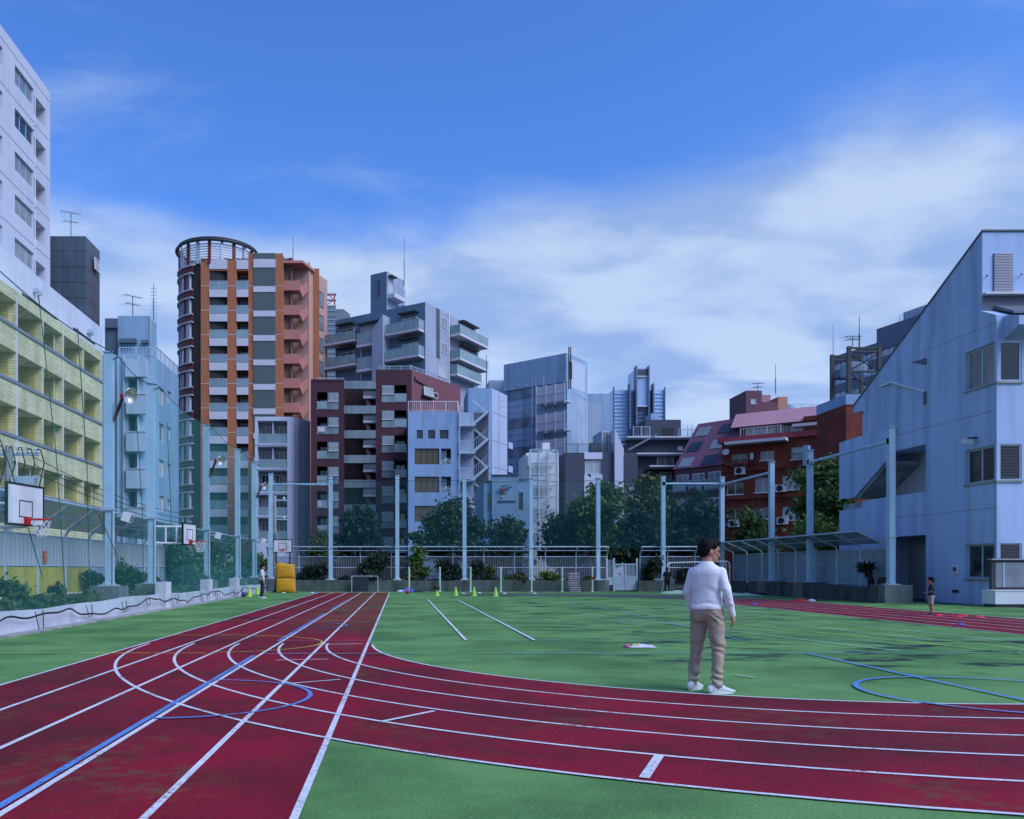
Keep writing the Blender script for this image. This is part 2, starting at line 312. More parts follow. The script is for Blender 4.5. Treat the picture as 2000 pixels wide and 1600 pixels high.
# ---------------------------------------------------------------- building kit
class Wall:
    def __init__(s, root, A, B):
        s.A = Vector((A[0],A[1],0)); d = Vector((B[0]-A[0],B[1]-A[1],0)); s.L = d.length; s.u = d.normalized(); s.root = root
        s.M = T(A[0]-root.location.x, A[1]-root.location.y, 0, math.atan2(s.u.y, s.u.x))
    def U(s, px):
        k = (px-CX)/F; return (k*s.A.y-s.A.x)/(s.u.x-k*s.u.y)
    def Y(s, px): return s.A.y+s.u.y*s.U(px)
    def V(s, px, py): return H-(py-CY)/F*s.Y(px)
    def R(s, r):                      # photo rectangle (x0,y0,x1,y1) -> u0,v0,u1,v1 on this wall
        xm = (r[0]+r[2])/2; return (s.U(r[0]), s.V(xm,r[3]), s.U(r[2]), s.V(xm,r[1]))
    def at(s, u, d, v): return s.M @ Matrix.Translation((u,d,v))
def holed(u0, u1, v0, v1, holes, t):
    b = MB(); hs = [(max(h[0],u0),max(h[1],v0),min(h[2],u1),min(h[3],v1)) for h in holes]; hs = [h for h in hs if h[2]-h[0] > .01 and h[3]-h[1] > .01]
    xs = sorted({round(x,4) for x in [u0,u1]+[h[0] for h in hs]+[h[2] for h in hs]}); zs = sorted({round(z,4) for z in [v0,v1]+[h[1] for h in hs]+[h[3] for h in hs]})
    def full(i, j):
        if i < 0 or j < 0 or i >= len(xs)-1 or j >= len(zs)-1: return False
        cx, cz = (xs[i]+xs[i+1])/2, (zs[j]+zs[j+1])/2
        return not any(h[0] < cx < h[2] and h[1] < cz < h[3] for h in hs)
    for i in range(len(xs)-1):
        for j in range(len(zs)-1):
            if not full(i,j): continue
            a, c, e, g = xs[i], xs[i+1], zs[j], zs[j+1]
            b.quad((a,0,e),(c,0,e),(c,0,g),(a,0,g))
            if not full(i-1,j): b.quad((a,t,e),(a,0,e),(a,0,g),(a,t,g))
            if not full(i+1,j): b.quad((c,0,e),(c,t,e),(c,t,g),(c,0,g))
            if not full(i,j-1): b.quad((a,t,e),(c,t,e),(c,0,e),(a,0,e))
            if not full(i,j+1): b.quad((a,0,g),(c,0,g),(c,t,g),(a,t,g))
    return b
def inset(pts, ts):
    n = len(pts); out = []
    for i in range(n):
        def ln(k):
            p, q = Vector(pts[k]), Vector(pts[(k+1)%n]); d = (q-p).normalized(); nn = Vector((-d.y,d.x)); return p+nn*ts[k], d
        (p, d), (q, e) = ln((i-1)%n), ln(i); den = d.x*e.y-d.y*e.x
        s = ((q-p).x*e.y-(q-p).y*e.x)/den; out.append(tuple(p+d*s))
    return out
class Bld:
    def __init__(s, name, label, pts, z1, m, ts=None, cat='building', z0=0, body=True, body_mat=None, group=None):
        s.root = empty(name, (pts[0][0],pts[0][1],0), label, cat, group); s.pts = pts; s.z1 = z1; s.z0 = z0; s.m = m; n = len(pts); s.ts = ts or [0]*n
        s.w = [Wall(s.root, pts[i], pts[(i+1)%n]) for i in range(n)]
        o = s.root.location
        if body:
            q = inset(pts, s.ts) if ts else pts
            MB().prism([(p[0]-o.x,p[1]-o.y) for p in q], 'z', z0, z1-(.02 if ts else 0)).obj('wall', body_mat or m, s.root)
    def face(s, i, holes=(), m=None, s0=0, s1=0, z0=None, z1=None, name='wall', px=True):
        w = s.w[i]; hs = [w.R(h) for h in holes] if px else list(holes)
        return holed(s0, w.L-s1, s.z0 if z0 is None else z0, s.z1 if z1 is None else z1, hs, s.ts[i]).obj(name, m or s.m, s.root, w.M)
    def slab(s, i, r, d0, d1, m, name, px=True):   # a block on wall i: rect, from depth d0 (negative = proud) to d1
        w = s.w[i]; u0,v0,u1,v1 = w.R(r) if px else r
        return MB().box(0,u1-u0,0,d1-d0,0,v1-v0).obj(name, m, s.root, w.at(u0,d0,v0))
    def win(s, i, r, d=.1, n=2, g=None, fm=None, px=True, rows=1, name='window'):
        w = s.w[i]; u0,v0,u1,v1 = w.R(r) if px else r
        return window(s.root, w.at(u0,d,v0), u1-u0, v1-v0, n, g, fm, rows, name)
    def rail(s, i, r, d=0, kind='bars', m=None, pitch=.13, px=True):
        w = s.w[i]; u0,v0,u1,v1 = w.R(r) if px else r
        return railing(s.root, w.at(u0,d,v0), u1-u0, v1-v0, kind, m, pitch)
WC = {}
def window(parent, M, w, h, n=2, g=None, fm=None, rows=1, name='window'):
    w, h = round(w,2), round(h,2); k = ('w',w,h,n,rows); fm = fm or steel
    if k not in WC:
        t = min(.07, w*.09); b = MB(); b.box(0,w,0,.08,0,t).box(0,w,0,.08,h-t,h).box(0,t,.002,.078,t,h-t).box(w-t,w,.002,.078,t,h-t)
        for j in range(1,n): b.box(w*j/n-t*.45,w*j/n+t*.45,.004,.076,t,h-t)
        for j in range(1,rows): b.box(t,w-t,.006,.07,h*j/rows-t*.4,h*j/rows+t*.4)
        p = MB(); p.box(t*.5,w-t*.5,.035,.05,t*.5,h-t*.5); WC[k] = (b.mesh('window'), p.mesh('pane'))
    fo = place(name, WC[k][0], fm, parent, M)
    place('pane', WC[k][1], g or random.choice([glass,glass,glass_mid,glass_lite]), fo)
    return fo
def railing(parent, M, w, h, kind='bars', m=None, pitch=.13):
    w, h = round(w,2), round(h,2); k = ('r',w,h,kind,pitch)
    if k not in WC:
        b = MB(); b.box(0,w,0,.05,h-.05,h); p = None; np_ = max(1, round(w/1.1))
        for j in range(np_+1): x = (w-.05)*j/np_; b.box(x,x+.05,.004,.046,0,h-.05)
        if kind == 'bars':
            b.box(0,w,.01,.04,.08,.11); nb = int(w/pitch)
            for j in range(nb): x = w*(j+.5)/nb; b.box(x-.012,x+.012,.012,.036,.11,h-.05)
        elif kind == 'glass': p = MB().box(.02,w-.02,.018,.03,.06,h-.07)
        else:
            for j in range(1,4): b.box(0,w,.012,.04,h*j/4,h*j/4+.03)
        WC[k] = (b.mesh('railing'), p.mesh('glass_panel') if p else None)
    o = place('railing', WC[k][0], m or steel, parent, M)
    if WC[k][1]: place('glass_panel', WC[k][1], railglass, o)
    return o
def ac(parent, M, s=1.0):
    if 'ac' not in WC:
        b = MB().box(0,.8,0,.3,0,.58).box(.02,.78,-.012,0,.54,.57).box(.62,.64,-.01,0,.03,.53)
        c = MB()
        for r in (.22,.15,.08): c.tube([(.32+r*math.cos(a*pi/8),-.015,.29+r*math.sin(a*pi/8)) for a in range(17)], .012, 4, False)
        c.prism([(.32+.245*math.cos(a*pi/8),.29+.245*math.sin(a*pi/8)) for a in range(16)], 'y', -.008, .002)
        WC['ac'] = (b.mesh('air_conditioner'), c.mesh('fan_grille'))
    o = place('air_conditioner', WC['ac'][0], white, parent, M @ Matrix.Scale(s,4)); place('fan_grille', WC['ac'][1], dark_in, o); return o
def dish(parent, M, r=.3):
    b = MB(); b.lathe((0,0,0), [(.02,-.02),(r*.5,.02),(r*.85,.09),(r,.14),(r*.97,.15),(r*.8,.1),(r*.4,.03),(.01,.01)], 14)
    o = b.obj('satellite_dish', white, parent, M @ Matrix.Rotation(math.radians(70),4,'X')); MB().tube([(0,0,-.02),(0,-.1,-.2)], .02).obj('bracket', steel, o); return o
def antenna(loc, h, label, els=5, rz=0.):
    r = empty('television_antenna', loc, label, 'antenna', rz=rz); MB().tube([(0,0,0),(0,0,h)], .03).obj('mast', darkmetal, r)
    for k, z in enumerate((h*.97, h*.66)):
        L_ = 1.3-.3*k; b = MB().tube([(-L_*.6,0,z),(L_*.6,0,z+.12)], .02, 4)
        for j in range(els): x = -L_*.55+L_*1.1*j/(els-1); b.tube([(x,-.45+.05*j,z+.06+.09*x),(x,.45-.05*j,z+.06+.09*x)], .012, 4)
        b.obj('crossbars', darkmetal, r)
    return r
def mast(loc, h, label, name='lightning_rod', r=.05):
    t = empty(name, loc, label, 'mast'); MB().tube([(0,0,0),(0,0,h*.55)], r, 6).obj('pole', darkmetal, t); MB().tube([(0,0,h*.5),(0,0,h)], r*.55, 5).obj('tip', darkmetal, t); return t
def strips(b, i, rows, x0, x1, d, hgt, m, name):      # horizontal bands across wall i at photo heights
    for y in rows: b.slab(i, (x0,y,x1,y+hgt), -d, .0, m, name)

# ================================================================ left side
# ---- cream tiled apartment house with open galleries
yellow = mat('cream_tile', (.74, .72, .42), .8, .14, .8, brick=(.5,.14), streak=.2)
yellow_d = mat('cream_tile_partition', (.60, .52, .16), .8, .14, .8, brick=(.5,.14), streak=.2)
whitewall = mat('white_render', (.60, .64, .72), .8, .1, .5, .1, 6, streak=.1)
coping = mat('blue_grey_coping', (.22, .24, .30), .6, .1)
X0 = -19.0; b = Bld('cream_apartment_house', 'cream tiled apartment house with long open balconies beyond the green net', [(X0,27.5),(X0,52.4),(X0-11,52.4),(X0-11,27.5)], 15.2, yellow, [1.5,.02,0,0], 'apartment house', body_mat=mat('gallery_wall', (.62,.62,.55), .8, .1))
fins = [28.7, 31.7, 34.7, 37.7, 40.7, 43.7, 46.3, 49.3, 52.2]; lev = [(5.2,6.75),(7.9,9.45),(10.6,12.15),(13.3,14.65)]
hs = []
for z0, z1 in lev:
    for a, c in zip(fins[:-1], fins[1:]): hs.append((a-27.5+.07, z0, c-27.5-.07, z1))
hs += [(a-27.5+.3, .3, c-27.5-.3, 3.2) for a, c in zip(fins[:-1], fins[1:])]
b.face(0, hs, px=False)
for z0, z1 in lev: b.slab(0, (0,z0-.02,24.9,z0+.13), -.06, .12, coping, 'coping', px=False)
for z0, z1 in lev:
    for k, (a, c) in enumerate(zip(fins[:-1], fins[1:])):
        u = a-27.5
        window(b.root, b.w[0].at(u+.55,1.38,z0-.9), 1.5, 2.1, 2, random.choice([glass,glass_mid,glass_lite]), white)
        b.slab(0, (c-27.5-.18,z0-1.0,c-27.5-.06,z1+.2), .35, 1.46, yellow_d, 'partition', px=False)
        if (k+int(z0)) % 3: ac(b.root, b.w[0].at(u+1.85,.7,z0-.35), 1.15)
        else: b.slab(0, (u+2.15,z0-.9,u+2.2,z1), .3,.36, white, 'drain_pipe', px=False)
for a, c in zip(fins[:-1], fins[1:]): window(b.root, b.w[0].at(a-27.5+.3,.3,.3), c-a-.6, 2.9, 2, glass, white)
for k in (2,4,6): b.slab(0, (fins[k]-27.5-.06,3.4,fins[k]-27.5+.06,15.0), -.02,.05, whitewall, 'drain_pipe', px=False)
o = b.root
MB().box(-10.5,-1.5,.0,29.0,15.2,18.0).obj('penthouse_storey', whitewall, o); MB().box(-8,-2.2,2,14.2,18.0,19.6).obj('penthouse_storey', mat('white_small_tile', (.6,.6,.62), .6, .1, 1, brick=(.3,.3)), o)
for y0, y1, z in ((17,21.5,16.3),(24,27.6,16.5),(6,13,16.2)): MB().box(-1.49,-1.46,y0,y1,z,z+.12).obj('slot_vent', dark_in, o)
for y in (18.3,18.8,26.2,26.6): MB().box(-1.5,-1.25,y,y+.22,16.9,17.15).obj('vent_hood', steel, o)
railing(o, T(-2.0,2.2,18.0,pi/2), 12, 1.0, 'bars', pitch=.3)
# ---- tall white tower
ww2 = mat('white_tower_render', (.54, .57, .64), .8, .06, .3, streak=.08)
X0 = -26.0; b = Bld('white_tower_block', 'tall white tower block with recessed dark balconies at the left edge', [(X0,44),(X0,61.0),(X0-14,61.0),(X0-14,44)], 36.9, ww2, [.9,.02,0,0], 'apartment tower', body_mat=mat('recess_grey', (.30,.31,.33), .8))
w = b.w[0]; hs = []; wins = []; z = w.V(29,126)
for k in range(8):
    zt = z-2.92*k
    hs += [(w.U(66.5), zt-1.75, w.U(89), zt-.35)]; wins += [(w.U(29), zt-1.25, w.U(66), zt), (w.U(-12), zt-1.25, w.U(5), zt), (w.U(-70), zt-1.25, w.U(-30), zt)]
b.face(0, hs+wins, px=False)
for k, r in enumerate(wins): b.win(0, r, .12, 3, random.choice([glass,glass_mid,glass_mid]), steel, px=False)
for k in range(9): b.slab(0, (.2,z+.55-2.92*k,16.9,z+.59-2.92*k), -.012, .0, coping, 'joint_line', px=False)
for k in range(8): b.slab(0, (w.U(67.2),z-2.92*k-2.5,w.U(68.4),z-2.92*k-.2), -.06, 0, whitewall, 'drain_pipe', px=False)
# ---- dark concrete block
dcon = mat('dark_concrete_panel', (.085, .125, .165), .7, .2, .5, .15, 6, streak=.25); dcon2 = mat('dark_blue_cladding', (.075,.085,.11), .35, .15, .4)
Yb = 66; xa, xb = mx(84,Yb), mx(167,Yb); yb = xb*F/(195-CX)
b = Bld('dark_concrete_block', 'dark grey panelled concrete block beside the white tower', [(xa,Yb),(xb,Yb),(xb,yb),(xa,yb)], mz(461,Yb), mat('panel_joint', (.03,.03,.035), .9), [.06,.06,0,0])
ys = [461,490,521,551,582,612,643]
for ya, yc in zip(ys[:-1], ys[1:]):
    for xa_, xc in ((84,122),(122,167)): b.slab(0, (xa_+.4,ya+.4,xc-.4,yc-.4), 0, .07, dcon, 'panel')
    wz0, wz1 = mz(yc-.4,Yb), mz(ya+.4,Yb)
    for u0, u1 in ((.05,b.w[1].L*.5-.03),(b.w[1].L*.5+.03,b.w[1].L-.03)): b.slab(1, (u0,wz0,u1,wz1), 0, .07, dcon2, 'panel', px=False)
b.slab(0, (84,643,167,1080), 0, .06, dcon, 'base_wall'); b.win(1, (180,507,190,530), -.25, 1, glass_lite, white)
antenna((mx(127,Yb),Yb+1.2,mz(461,Yb)), 2.4, 'television antenna on the dark concrete block at left', 6, .6)
# ---- blue grey apartment house with rounded balconies
bgrey = mat('blue_grey_render', (.22, .36, .47), .8, .12, .5, .1, 8, streak=.15); bgrey_l = mat('pale_grey_render', (.40, .52, .62), .8, .1, .5, streak=.15)
Yb = 57; xa, xb = mx(196,Yb), mx(297,Yb); yb = xb*F/(349-CX); zt = mz(693,Yb)
b = Bld('blue_grey_apartment_house', 'blue grey apartment house with stacked balconies and rooftop stair block, behind the net', [(xa,Yb),(xb-1.0,Yb),(xb,Yb+1.0),(xb,yb),(xa,yb)], zt, bgrey, [1.2,.05,.25,0,0], 'apartment house')
rows = [(738,772),(811,845),(886,917),(960,992)]
hs = [(250,y0,286,y1) for y0, y1 in rows]; b.face(0, hs)
for y0, y1 in rows:
    b.win(0, (254,y0+2,284,y1+12), 1.1, 3, None, white); b.slab(0, (249,y1,288,y1+38), -.35, .02, bgrey_l, 'balcony_front'); b.slab(0, (248.5,y1-1,288.5,y1), -.4,.0, white, 'coping')
b.slab(0, (247.5,703,288.5,738), -.35, .02, bgrey_l, 'balcony_front')
b.face(1, [])
w = b.w[2]; rr = [(306,757,321,790),(306,827,321,862),(306,898,321,930),(306,968,321,998)]; rr += [(327,y0+8,334,y1-4) for _,y0,_,y1 in rr]
b.face(2, rr, s0=.05)
for r in rr: b.win(2, r, .1, 2, None, white)
for u in (1.2,1.6,2.6): b.slab(0, (u,0,u+.13,zt-.1), -.14, -.01, bgrey_l, 'drain_pipe', px=False)
b.rail(0, (229,676,297,693), .3, 'bars', pitch=.2)
railing(b.root, b.w[2].at(0,.05,zt), b.w[2].L, .9, 'bars', pitch=.2)
px0, px1 = mx(230,59)-xa, mx(290,59)-xa
MB().box(px0,px1,2,2+ (mx(290,59)*F/(305-CX)-59),zt,mz(617,59)).obj('stair_block', bgrey, b.root)
MB().box(mx(203,59)-xa,px0,2.2,5,zt,mz(690,59)+2.4).obj('stair_block', dcon, b.root); MB().box(mx(205,59)-xa,px0,2.0,4,mz(640,59),mz(622,59)).obj('roof_beam', dcon, b.root)
MB().box(px0+.2,px0+1.4,1.6,2,mz(672,59),mz(664,59)).obj('door_canopy', dcon, b.root); MB().box(px0+1.75,px0+2.25,1.75,2,mz(672,59),mz(666,59)).obj('vent_hood', dcon, b.root)
for dx in (1.25,1.32): pass
bl = MB(); x = px0+2.4
for xx in (x,x+.45): bl.tube([(xx,1.9,zt),(xx,1.9,mz(610,59)),(xx+.0,2.3,mz(603,59))], .03, 4)
for k in range(22): bl.box(x,x+.45,1.88,1.92,zt+.25*k,zt+.25*k+.03)
bl.obj('ladder', steel, b.root)
antenna((mx(255,60),60.5,mz(617,59)), 1.9, 'television antenna on the blue grey house beside its rooftop ladder', 5, .9)
mast((mx(300,60.5),60.5,mz(612,59)), 2.7, 'thin rod rising from the blue grey rooftop at left', r=.04)
# ================================================================ orange tower with round corner
orange = mat('orange_panel', (.40, .145, .062), .75, .08, .4, streak=.06); peach = mat('peach_lit_render', (.50, .30, .24), .8, .08, .4); pink_p = mat('salmon_parapet', (.46,.19,.15), .8, .08)  # peach is the orange lightened, painting light on the tower's right side
maroon_t = mat('maroon_tile', (.13, .02, .025), .6, .1, 1); greypan = mat('slate_panel', (.085, .115, .115), .6, .08, .5); bandw = mat('pale_band', (.56, .55, .60), .7, .06)
Yb = 97; top = mz(495,Yb); LX = lambda p: mx(p,Yb)
dS = Vector((.39,.92)).normalized(); Pa = Vector((LX(552),Yb)); Pb = Pa+dS*9.8
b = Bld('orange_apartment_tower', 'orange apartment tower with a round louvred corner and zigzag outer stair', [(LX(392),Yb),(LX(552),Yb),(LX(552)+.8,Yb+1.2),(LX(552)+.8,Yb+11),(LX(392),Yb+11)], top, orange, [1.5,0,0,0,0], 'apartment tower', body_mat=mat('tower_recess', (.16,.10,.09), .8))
rows = [529+47.7*k for k in range(11)]; hs = []
for y in rows: hs += [(409,y,444,y+36.5),(462,y,485,y+36.5)]
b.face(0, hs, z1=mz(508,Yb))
b.slab(0, (392,505,409,508), -.1, 1.5, orange, 'parapet'); b.slab(0, (485,495,552,508), 0, 1.5, orange, 'parapet')
for y in rows:
    for x0, x1 in ((409,444),(462,485)):
        b.slab(0, (x0,y+36.5,x1,y+51.5), -.08, .06, bandw, 'balcony_front'); b.rail(0, (x0,y+19.5,x1,y+36.4), -.02, 'glass')
        b.win(0, (x0+2,y+2,x1-2,y+36), 1.4, 3, random.choice([glass,glass,glass_mid]), steel)
b.slab(0, (409,508,444,526), -.08, .06, bandw, 'balcony_front'); b.slab(0, (462,508,485,526), -.08, .06, bandw, 'balcony_front')
for k in range(11):
    y = 523.5+47.7*k; b.slab(0, (495.5,y,537.5,y+36.5), -.10, .0, greypan, 'slate_panel'); b.slab(0, (495,y+36.5,538,y+47.7), -.16, .0, bandw, 'pale_band')
b.slab(0, (495.5,495,537.5,507), -.10,.0, greypan, 'slate_panel'); b.slab(0, (495,507,538,523.5), -.16,.0, bandw, 'pale_band')
for y in [558+47.7*k for k in range(10)]:
    for x0, x1 in ((392.5,408.5),(444.5,461.5),(485.3,494.7),(538.4,551.7)): b.slab(0, (x0,y,x1,y+.9), -.015, 0, bandw, 'floor_joint')
# round corner
ox, oy = b.root.location.x, b.root.location.y; cxr, cyr, R = mx(426,Yb+4.6)-ox, 4.6, (mx(426,Yb+4.6)-mx(349.5,Yb+4.6))
def sector(r0, r1, z0, z1, a0, a1, n):
    m_ = MB()
    for k in range(n):
        q0, q1 = a0+(a1-a0)*k/n, a0+(a1-a0)*(k+1)/n; P = lambda r, a, z: (cxr+r*math.cos(a), cyr+r*math.sin(a), z)
        m_.quad(P(r1,q0,z0),P(r1,q1,z0),P(r1,q1,z1),P(r1,q0,z1)); m_.quad(P(r1,q0,z1),P(r1,q1,z1),P(r0,q1,z1),P(r0,q0,z1)); m_.quad(P(r1,q0,z0),P(r1,q1,z0),P(r0,q1,z0),P(r0,q0,z0))
    for a in (a0,a1): m_.quad((cxr+r0*math.cos(a),cyr+r0*math.sin(a),z0),(cxr+r1*math.cos(a),cyr+r1*math.sin(a),z0),(cxr+r1*math.cos(a),cyr+r1*math.sin(a),z1),(cxr+r0*math.cos(a),cyr+r0*math.sin(a),z1))
    return m_
zc0 = 37.6
MB().lathe((cxr,cyr,0), [(R-.35,0),(R-.35,zc0)], 48).obj('round_core', dark_in, b.root)
fh = 2.89; A0, A1 = pi*.62, pi*1.355
for k in range(13):
    zt_ = zc0-fh*k
    sector(R-.36,R-.12,zt_-1.0,zt_-.02,A0,A1,20).obj('spandrel', maroon_t, b.root)
    for zz in (zt_-.16, zt_-1.08): sector(R-.36,R+.06,zz,zz+.15,A0,A1,20).obj('pale_ledge', bandw, b.root)
    for j in range(9):
        a = pi*(.74+.066*j); wd = .075 if j % 3 else .05
        sector(R-.36,R-.2,zt_-fh+.02,zt_-1.08,a,a+pi*wd*.55,3).obj('window', random.choice([glass_mid,glass_lite,glass]), b.root)
        sector(R-.36,R-.1,zt_-fh+.01,zt_-1.07,a+pi*wd*.62,a+pi*wd*.78,1).obj('pier', maroon_t if j%2 else bandw, b.root)
# louvred crown
zr0, zr1 = zc0, 40.3
for j in range(20):
    a = 2*pi*j/20; MB().box(-.16,.16,-.16,.16,zr0,zr1).obj('crown_post', maroon_t if j%2 else steel, b.root, T(cxr+(R-.25)*math.cos(a),cyr+(R-.25)*math.sin(a),0,a))
    lv = MB()
    for k in range(8): z = zr0+.2+(zr1-zr0-.3)*k/8; lv.box(-.04,.04,-.62,.62,z,z+.12)
    a2 = a+pi/20; lv.obj('louvre', bandw, b.root, T(cxr+(R-.3)*math.cos(a2),cyr+(R-.3)*math.sin(a2),0,a2))
for z, r in ((zr1,R+.15),(zr1+.28,R-.05)): MB().tube([(cxr+r*math.cos(2*pi*j/40),cyr+r*math.sin(2*pi*j/40),z) for j in range(41)], .17, 6, False).obj('crown_ring', darkmetal, b.root)
# outer stair at the right
sx0, sx1, sy = LX(551)-ox, LX(584)-ox, .9
fl = [505.6+47.7*k for k in range(9)]
MB().box(sx0-.4,sx0+.1,sy+1.9,sy+3.2,0,top-.3).obj('stair_wall', peach, b.root); MB().box(sx1-1.3,sx1-.3,sy+1.95,sy+2.3,0,top-.4).obj('stair_wall', peach, b.root)
MB().box(sx0+.1,sx1+2.0,sy+2.9,sy+3.2,0,top-.4).obj('stair_wall', orange, b.root)
MB().prism([(sx0-.2,sy-.3),(sx1+.4,sy-.3),(sx1+1.5,sy+2.8),(sx0-.2,sy+2.8)], 'z', mz(510,Yb), mz(505,Yb)).obj('stair_roof', pink_p, b.root)
for k in range(9):
    zt_ = mz(567+47.7*k, Yb+.9); MB().box(sx0,sx1,sy,sy+.15,zt_,zt_+1.15).obj('parapet', pink_p, b.root); MB().box(sx0,sx1,sy+.15,sy+1.5,zt_,zt_+.15).obj('landing', peach, b.root)
    M_ = T(sx1,sy,0,math.atan2(dS.y,dS.x))
    zg = [(0,zt_+1.15),(.35,zt_+.5),(1.9,zt_+1.65),(1.9,zt_+.45),(.7,zt_-.65),(0,zt_)]; MB().prism(zg, 'y', 0, .15).obj('zigzag_parapet', pink_p, b.root, M_)
# right wing
w0 = Vector((sx1+dS.x*1.95, sy+dS.y*1.95)); L2 = 5.0
M_ = T(w0.x,w0.y,0,math.atan2(dS.y,dS.x)); zt_ = mz(524,Yb+3)
MB().prism([(0,0),(L2,0),(L2-1,6),(-1,6)], 'z', 0, zt_).obj('wing_wall', peach, b.root, M_)
MB().box(.0,.35,-.12,-.001,0,zt_+.6).obj('corner_pier', peach, b.root, M_)
for k in range(11): window(b.root, M_ @ Matrix.Translation((1.3,-.04,zt_-3.9-2.89*k)), 2.6, 1.9, 3, glass_mid, darkmetal)
mast((LX(566),Yb+3,top-.3), 3.6, 'slim rod on the roof of the orange tower', r=.05)
# ================================================================ middle of the skyline
# ---- white narrow flats with red stripes
wnar = mat('white_flats_render', (.58, .62, .72), .75, .06, .5, streak=.1)
Yb = 86; dS = Vector((.55,.83)).normalized(); Pa = Vector((mx(568,Yb),Yb)); k = (606-CX)/F; s = (k*Yb-Pa.x)/(dS.x-k*dS.y); Pb = Pa+dS*s
b = Bld('white_narrow_flats', 'white narrow flats with two red stripes in front of the orange tower', [(mx(498,Yb),Yb),tuple(Pa),tuple(Pb),(mx(498,Yb),Yb+10)], mz(814,Yb), wnar, [1.5,.05,0,0], 'apartment house', body_mat=mat('recess_blue_grey', (.32,.35,.38), .8))
ops = [(822,866),(872,914),(919,960),(966,1007),(1012,1055)]
b.face(0, [(503,y0,561,y1) for y0, y1 in ops]); b.face(1, [], s0=.02)
for y0, y1 in ops:
    b.rail(0, (503.5,y0+25,560.5,y1), .12, 'glass'); b.win(0, (506,y0+6,531,y1), 1.4, 3, None, white); b.win(0, (534,y0+6,559,y1), 1.4, 3, None, white)
    b.slab(0, (499,y1,561.5,y1+3), -.06, .02, wnar, 'slab_edge'); b.slab(0, (531.5,y0+2,533,y1), .2, 1.45, wnar, 'partition')
    ac(b.root, b.w[0].at(b.w[0].U(517),.7,mz(y1,Yb)+.05), .9)
for p in (576,585.5): b.slab(1, (p-.35,813,p+.35,1075), -.02, 0, red_paint, 'red_stripe')
for y in range(855,1060,47): b.slab(1, (590,y,591,y+1.4), -.05, 0, darkmetal, 'vent_hole')
# ---- maroon flats
maroon = mat('maroon_render', (.075, .026, .038), .8, .1, .5, streak=.1); maroon_l = mat('maroon_lit_side', (.19, .07, .085), .8, .1, .5); gbl = mat('glass_block', (.33,.40,.42), .35, .15, 3, brick=(.22,.22)); greyb = mat('grey_beam', (.21,.27,.29), .8, .15, .6, streak=.3)  # side copy of the maroon is lightened to paint light on it
Yb = 84; xe = mx(804,Yb)
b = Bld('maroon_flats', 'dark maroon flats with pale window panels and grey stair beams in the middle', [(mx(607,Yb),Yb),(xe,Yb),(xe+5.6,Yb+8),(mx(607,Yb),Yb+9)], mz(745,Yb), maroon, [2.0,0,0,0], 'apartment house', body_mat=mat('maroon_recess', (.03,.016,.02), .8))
rowsL = [766+48.4*k for k in range(7)]; rowsR = [752+49.2*k for k in range(7)]
hs = [(672,700,734,1090)]
for y in rowsL: hs.append((619,y,639.5,y+34))
for y in rowsR: hs.append((770.5,y,794,y+34))
b.face(0, hs); b.slab(0, (734,722,804,745), 0, 1.98, maroon, 'upper_wall'); b.slab(0, (607.5,741,672,745), -.05, .0, maroon, 'coping')
for y in rowsL:
    b.slab(0, (640,y+1,661.5,y+34), -.05, .0, greyb, 'panel'); b.slab(0, (642,y+2,661,y+17), -.09, -.05, gbl, 'glass_block_panel'); b.slab(0, (641,y+17.5,661.5,y+19), -.14, -.05, white, 'sill')
    b.rail(0, (619.5,y+18,639.3,y+34), .0, 'glass'); b.win(0, (621,y+2,638,y+34), 1.9, 2, glass, darkmetal)
for y in rowsR:
    b.slab(0, (745.5,y+1,770,y+34), -.05, .0, greyb, 'panel'); b.slab(0, (746.5,y+2,768,y+17), -.09, -.05, gbl, 'glass_block_panel'); b.slab(0, (746,y+17.5,769,y+19), -.14, -.05, white, 'sill')
    b.rail(0, (771,y+17,793.5,y+34), .0, 'glass'); b.win(0, (772,y+2,792,y+34), 1.9, 2, glass, darkmetal)
for k in range(7):
    y = 744+48.3*k; b.slab(0, (672,y,734,y+15.5), .0, .3, greyb, 'stair_beam'); b.slab(0, (709,y+26.5,734,y+32), .5, 1.2, bandw, 'landing_edge'); b.rail(0, (709.5,y+13.6,734,y+26.4), .55, 'glass')
    o_ = b.w[0]; u = o_.U(709); v = mz(y+32,Yb); MB().prism([(0,0),(.35,0),(1.3,-1.6),(.7,-1.6)], 'y', 0, .9).obj('stair_flight', maroon_l, b.root, o_.at(u+.1,.8,v))
b.slab(0, (621,rowsL[1]+20,634,rowsL[1]+29), -.06, -.03, bandw, 'laundry'); b.slab(0, (622,rowsL[4]+19,628,rowsL[4]+30), -.06, -.03, bandw, 'laundry'); b.slab(0, (776,rowsR[2]+19,782,rowsR[2]+29), .25, .3, red_paint, 'laundry'); b.slab(0, (776,rowsR[4]+8,784,rowsR[4]+18), .25, .3, bandw, 'laundry')
b.rail(0, (740,714,804,722), .15, 'bars', pitch=.18); b.rail(0, (617,737,672,745), .3, 'rails')
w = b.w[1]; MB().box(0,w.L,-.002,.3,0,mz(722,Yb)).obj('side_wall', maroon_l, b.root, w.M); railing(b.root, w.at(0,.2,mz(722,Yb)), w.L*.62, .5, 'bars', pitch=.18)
window(b.root, w.at(w.U(824),-.3,w.V(832,775)), w.U(842)-w.U(824), .95, 2, glass_lite, white); b.slab(1, (822,775,844,777.5), -.4, 0, darkmetal, 'window_shelf')
window(b.root, w.at(w.U(847),-.05,w.V(850,778)), .8, .6, 1, glass, white)
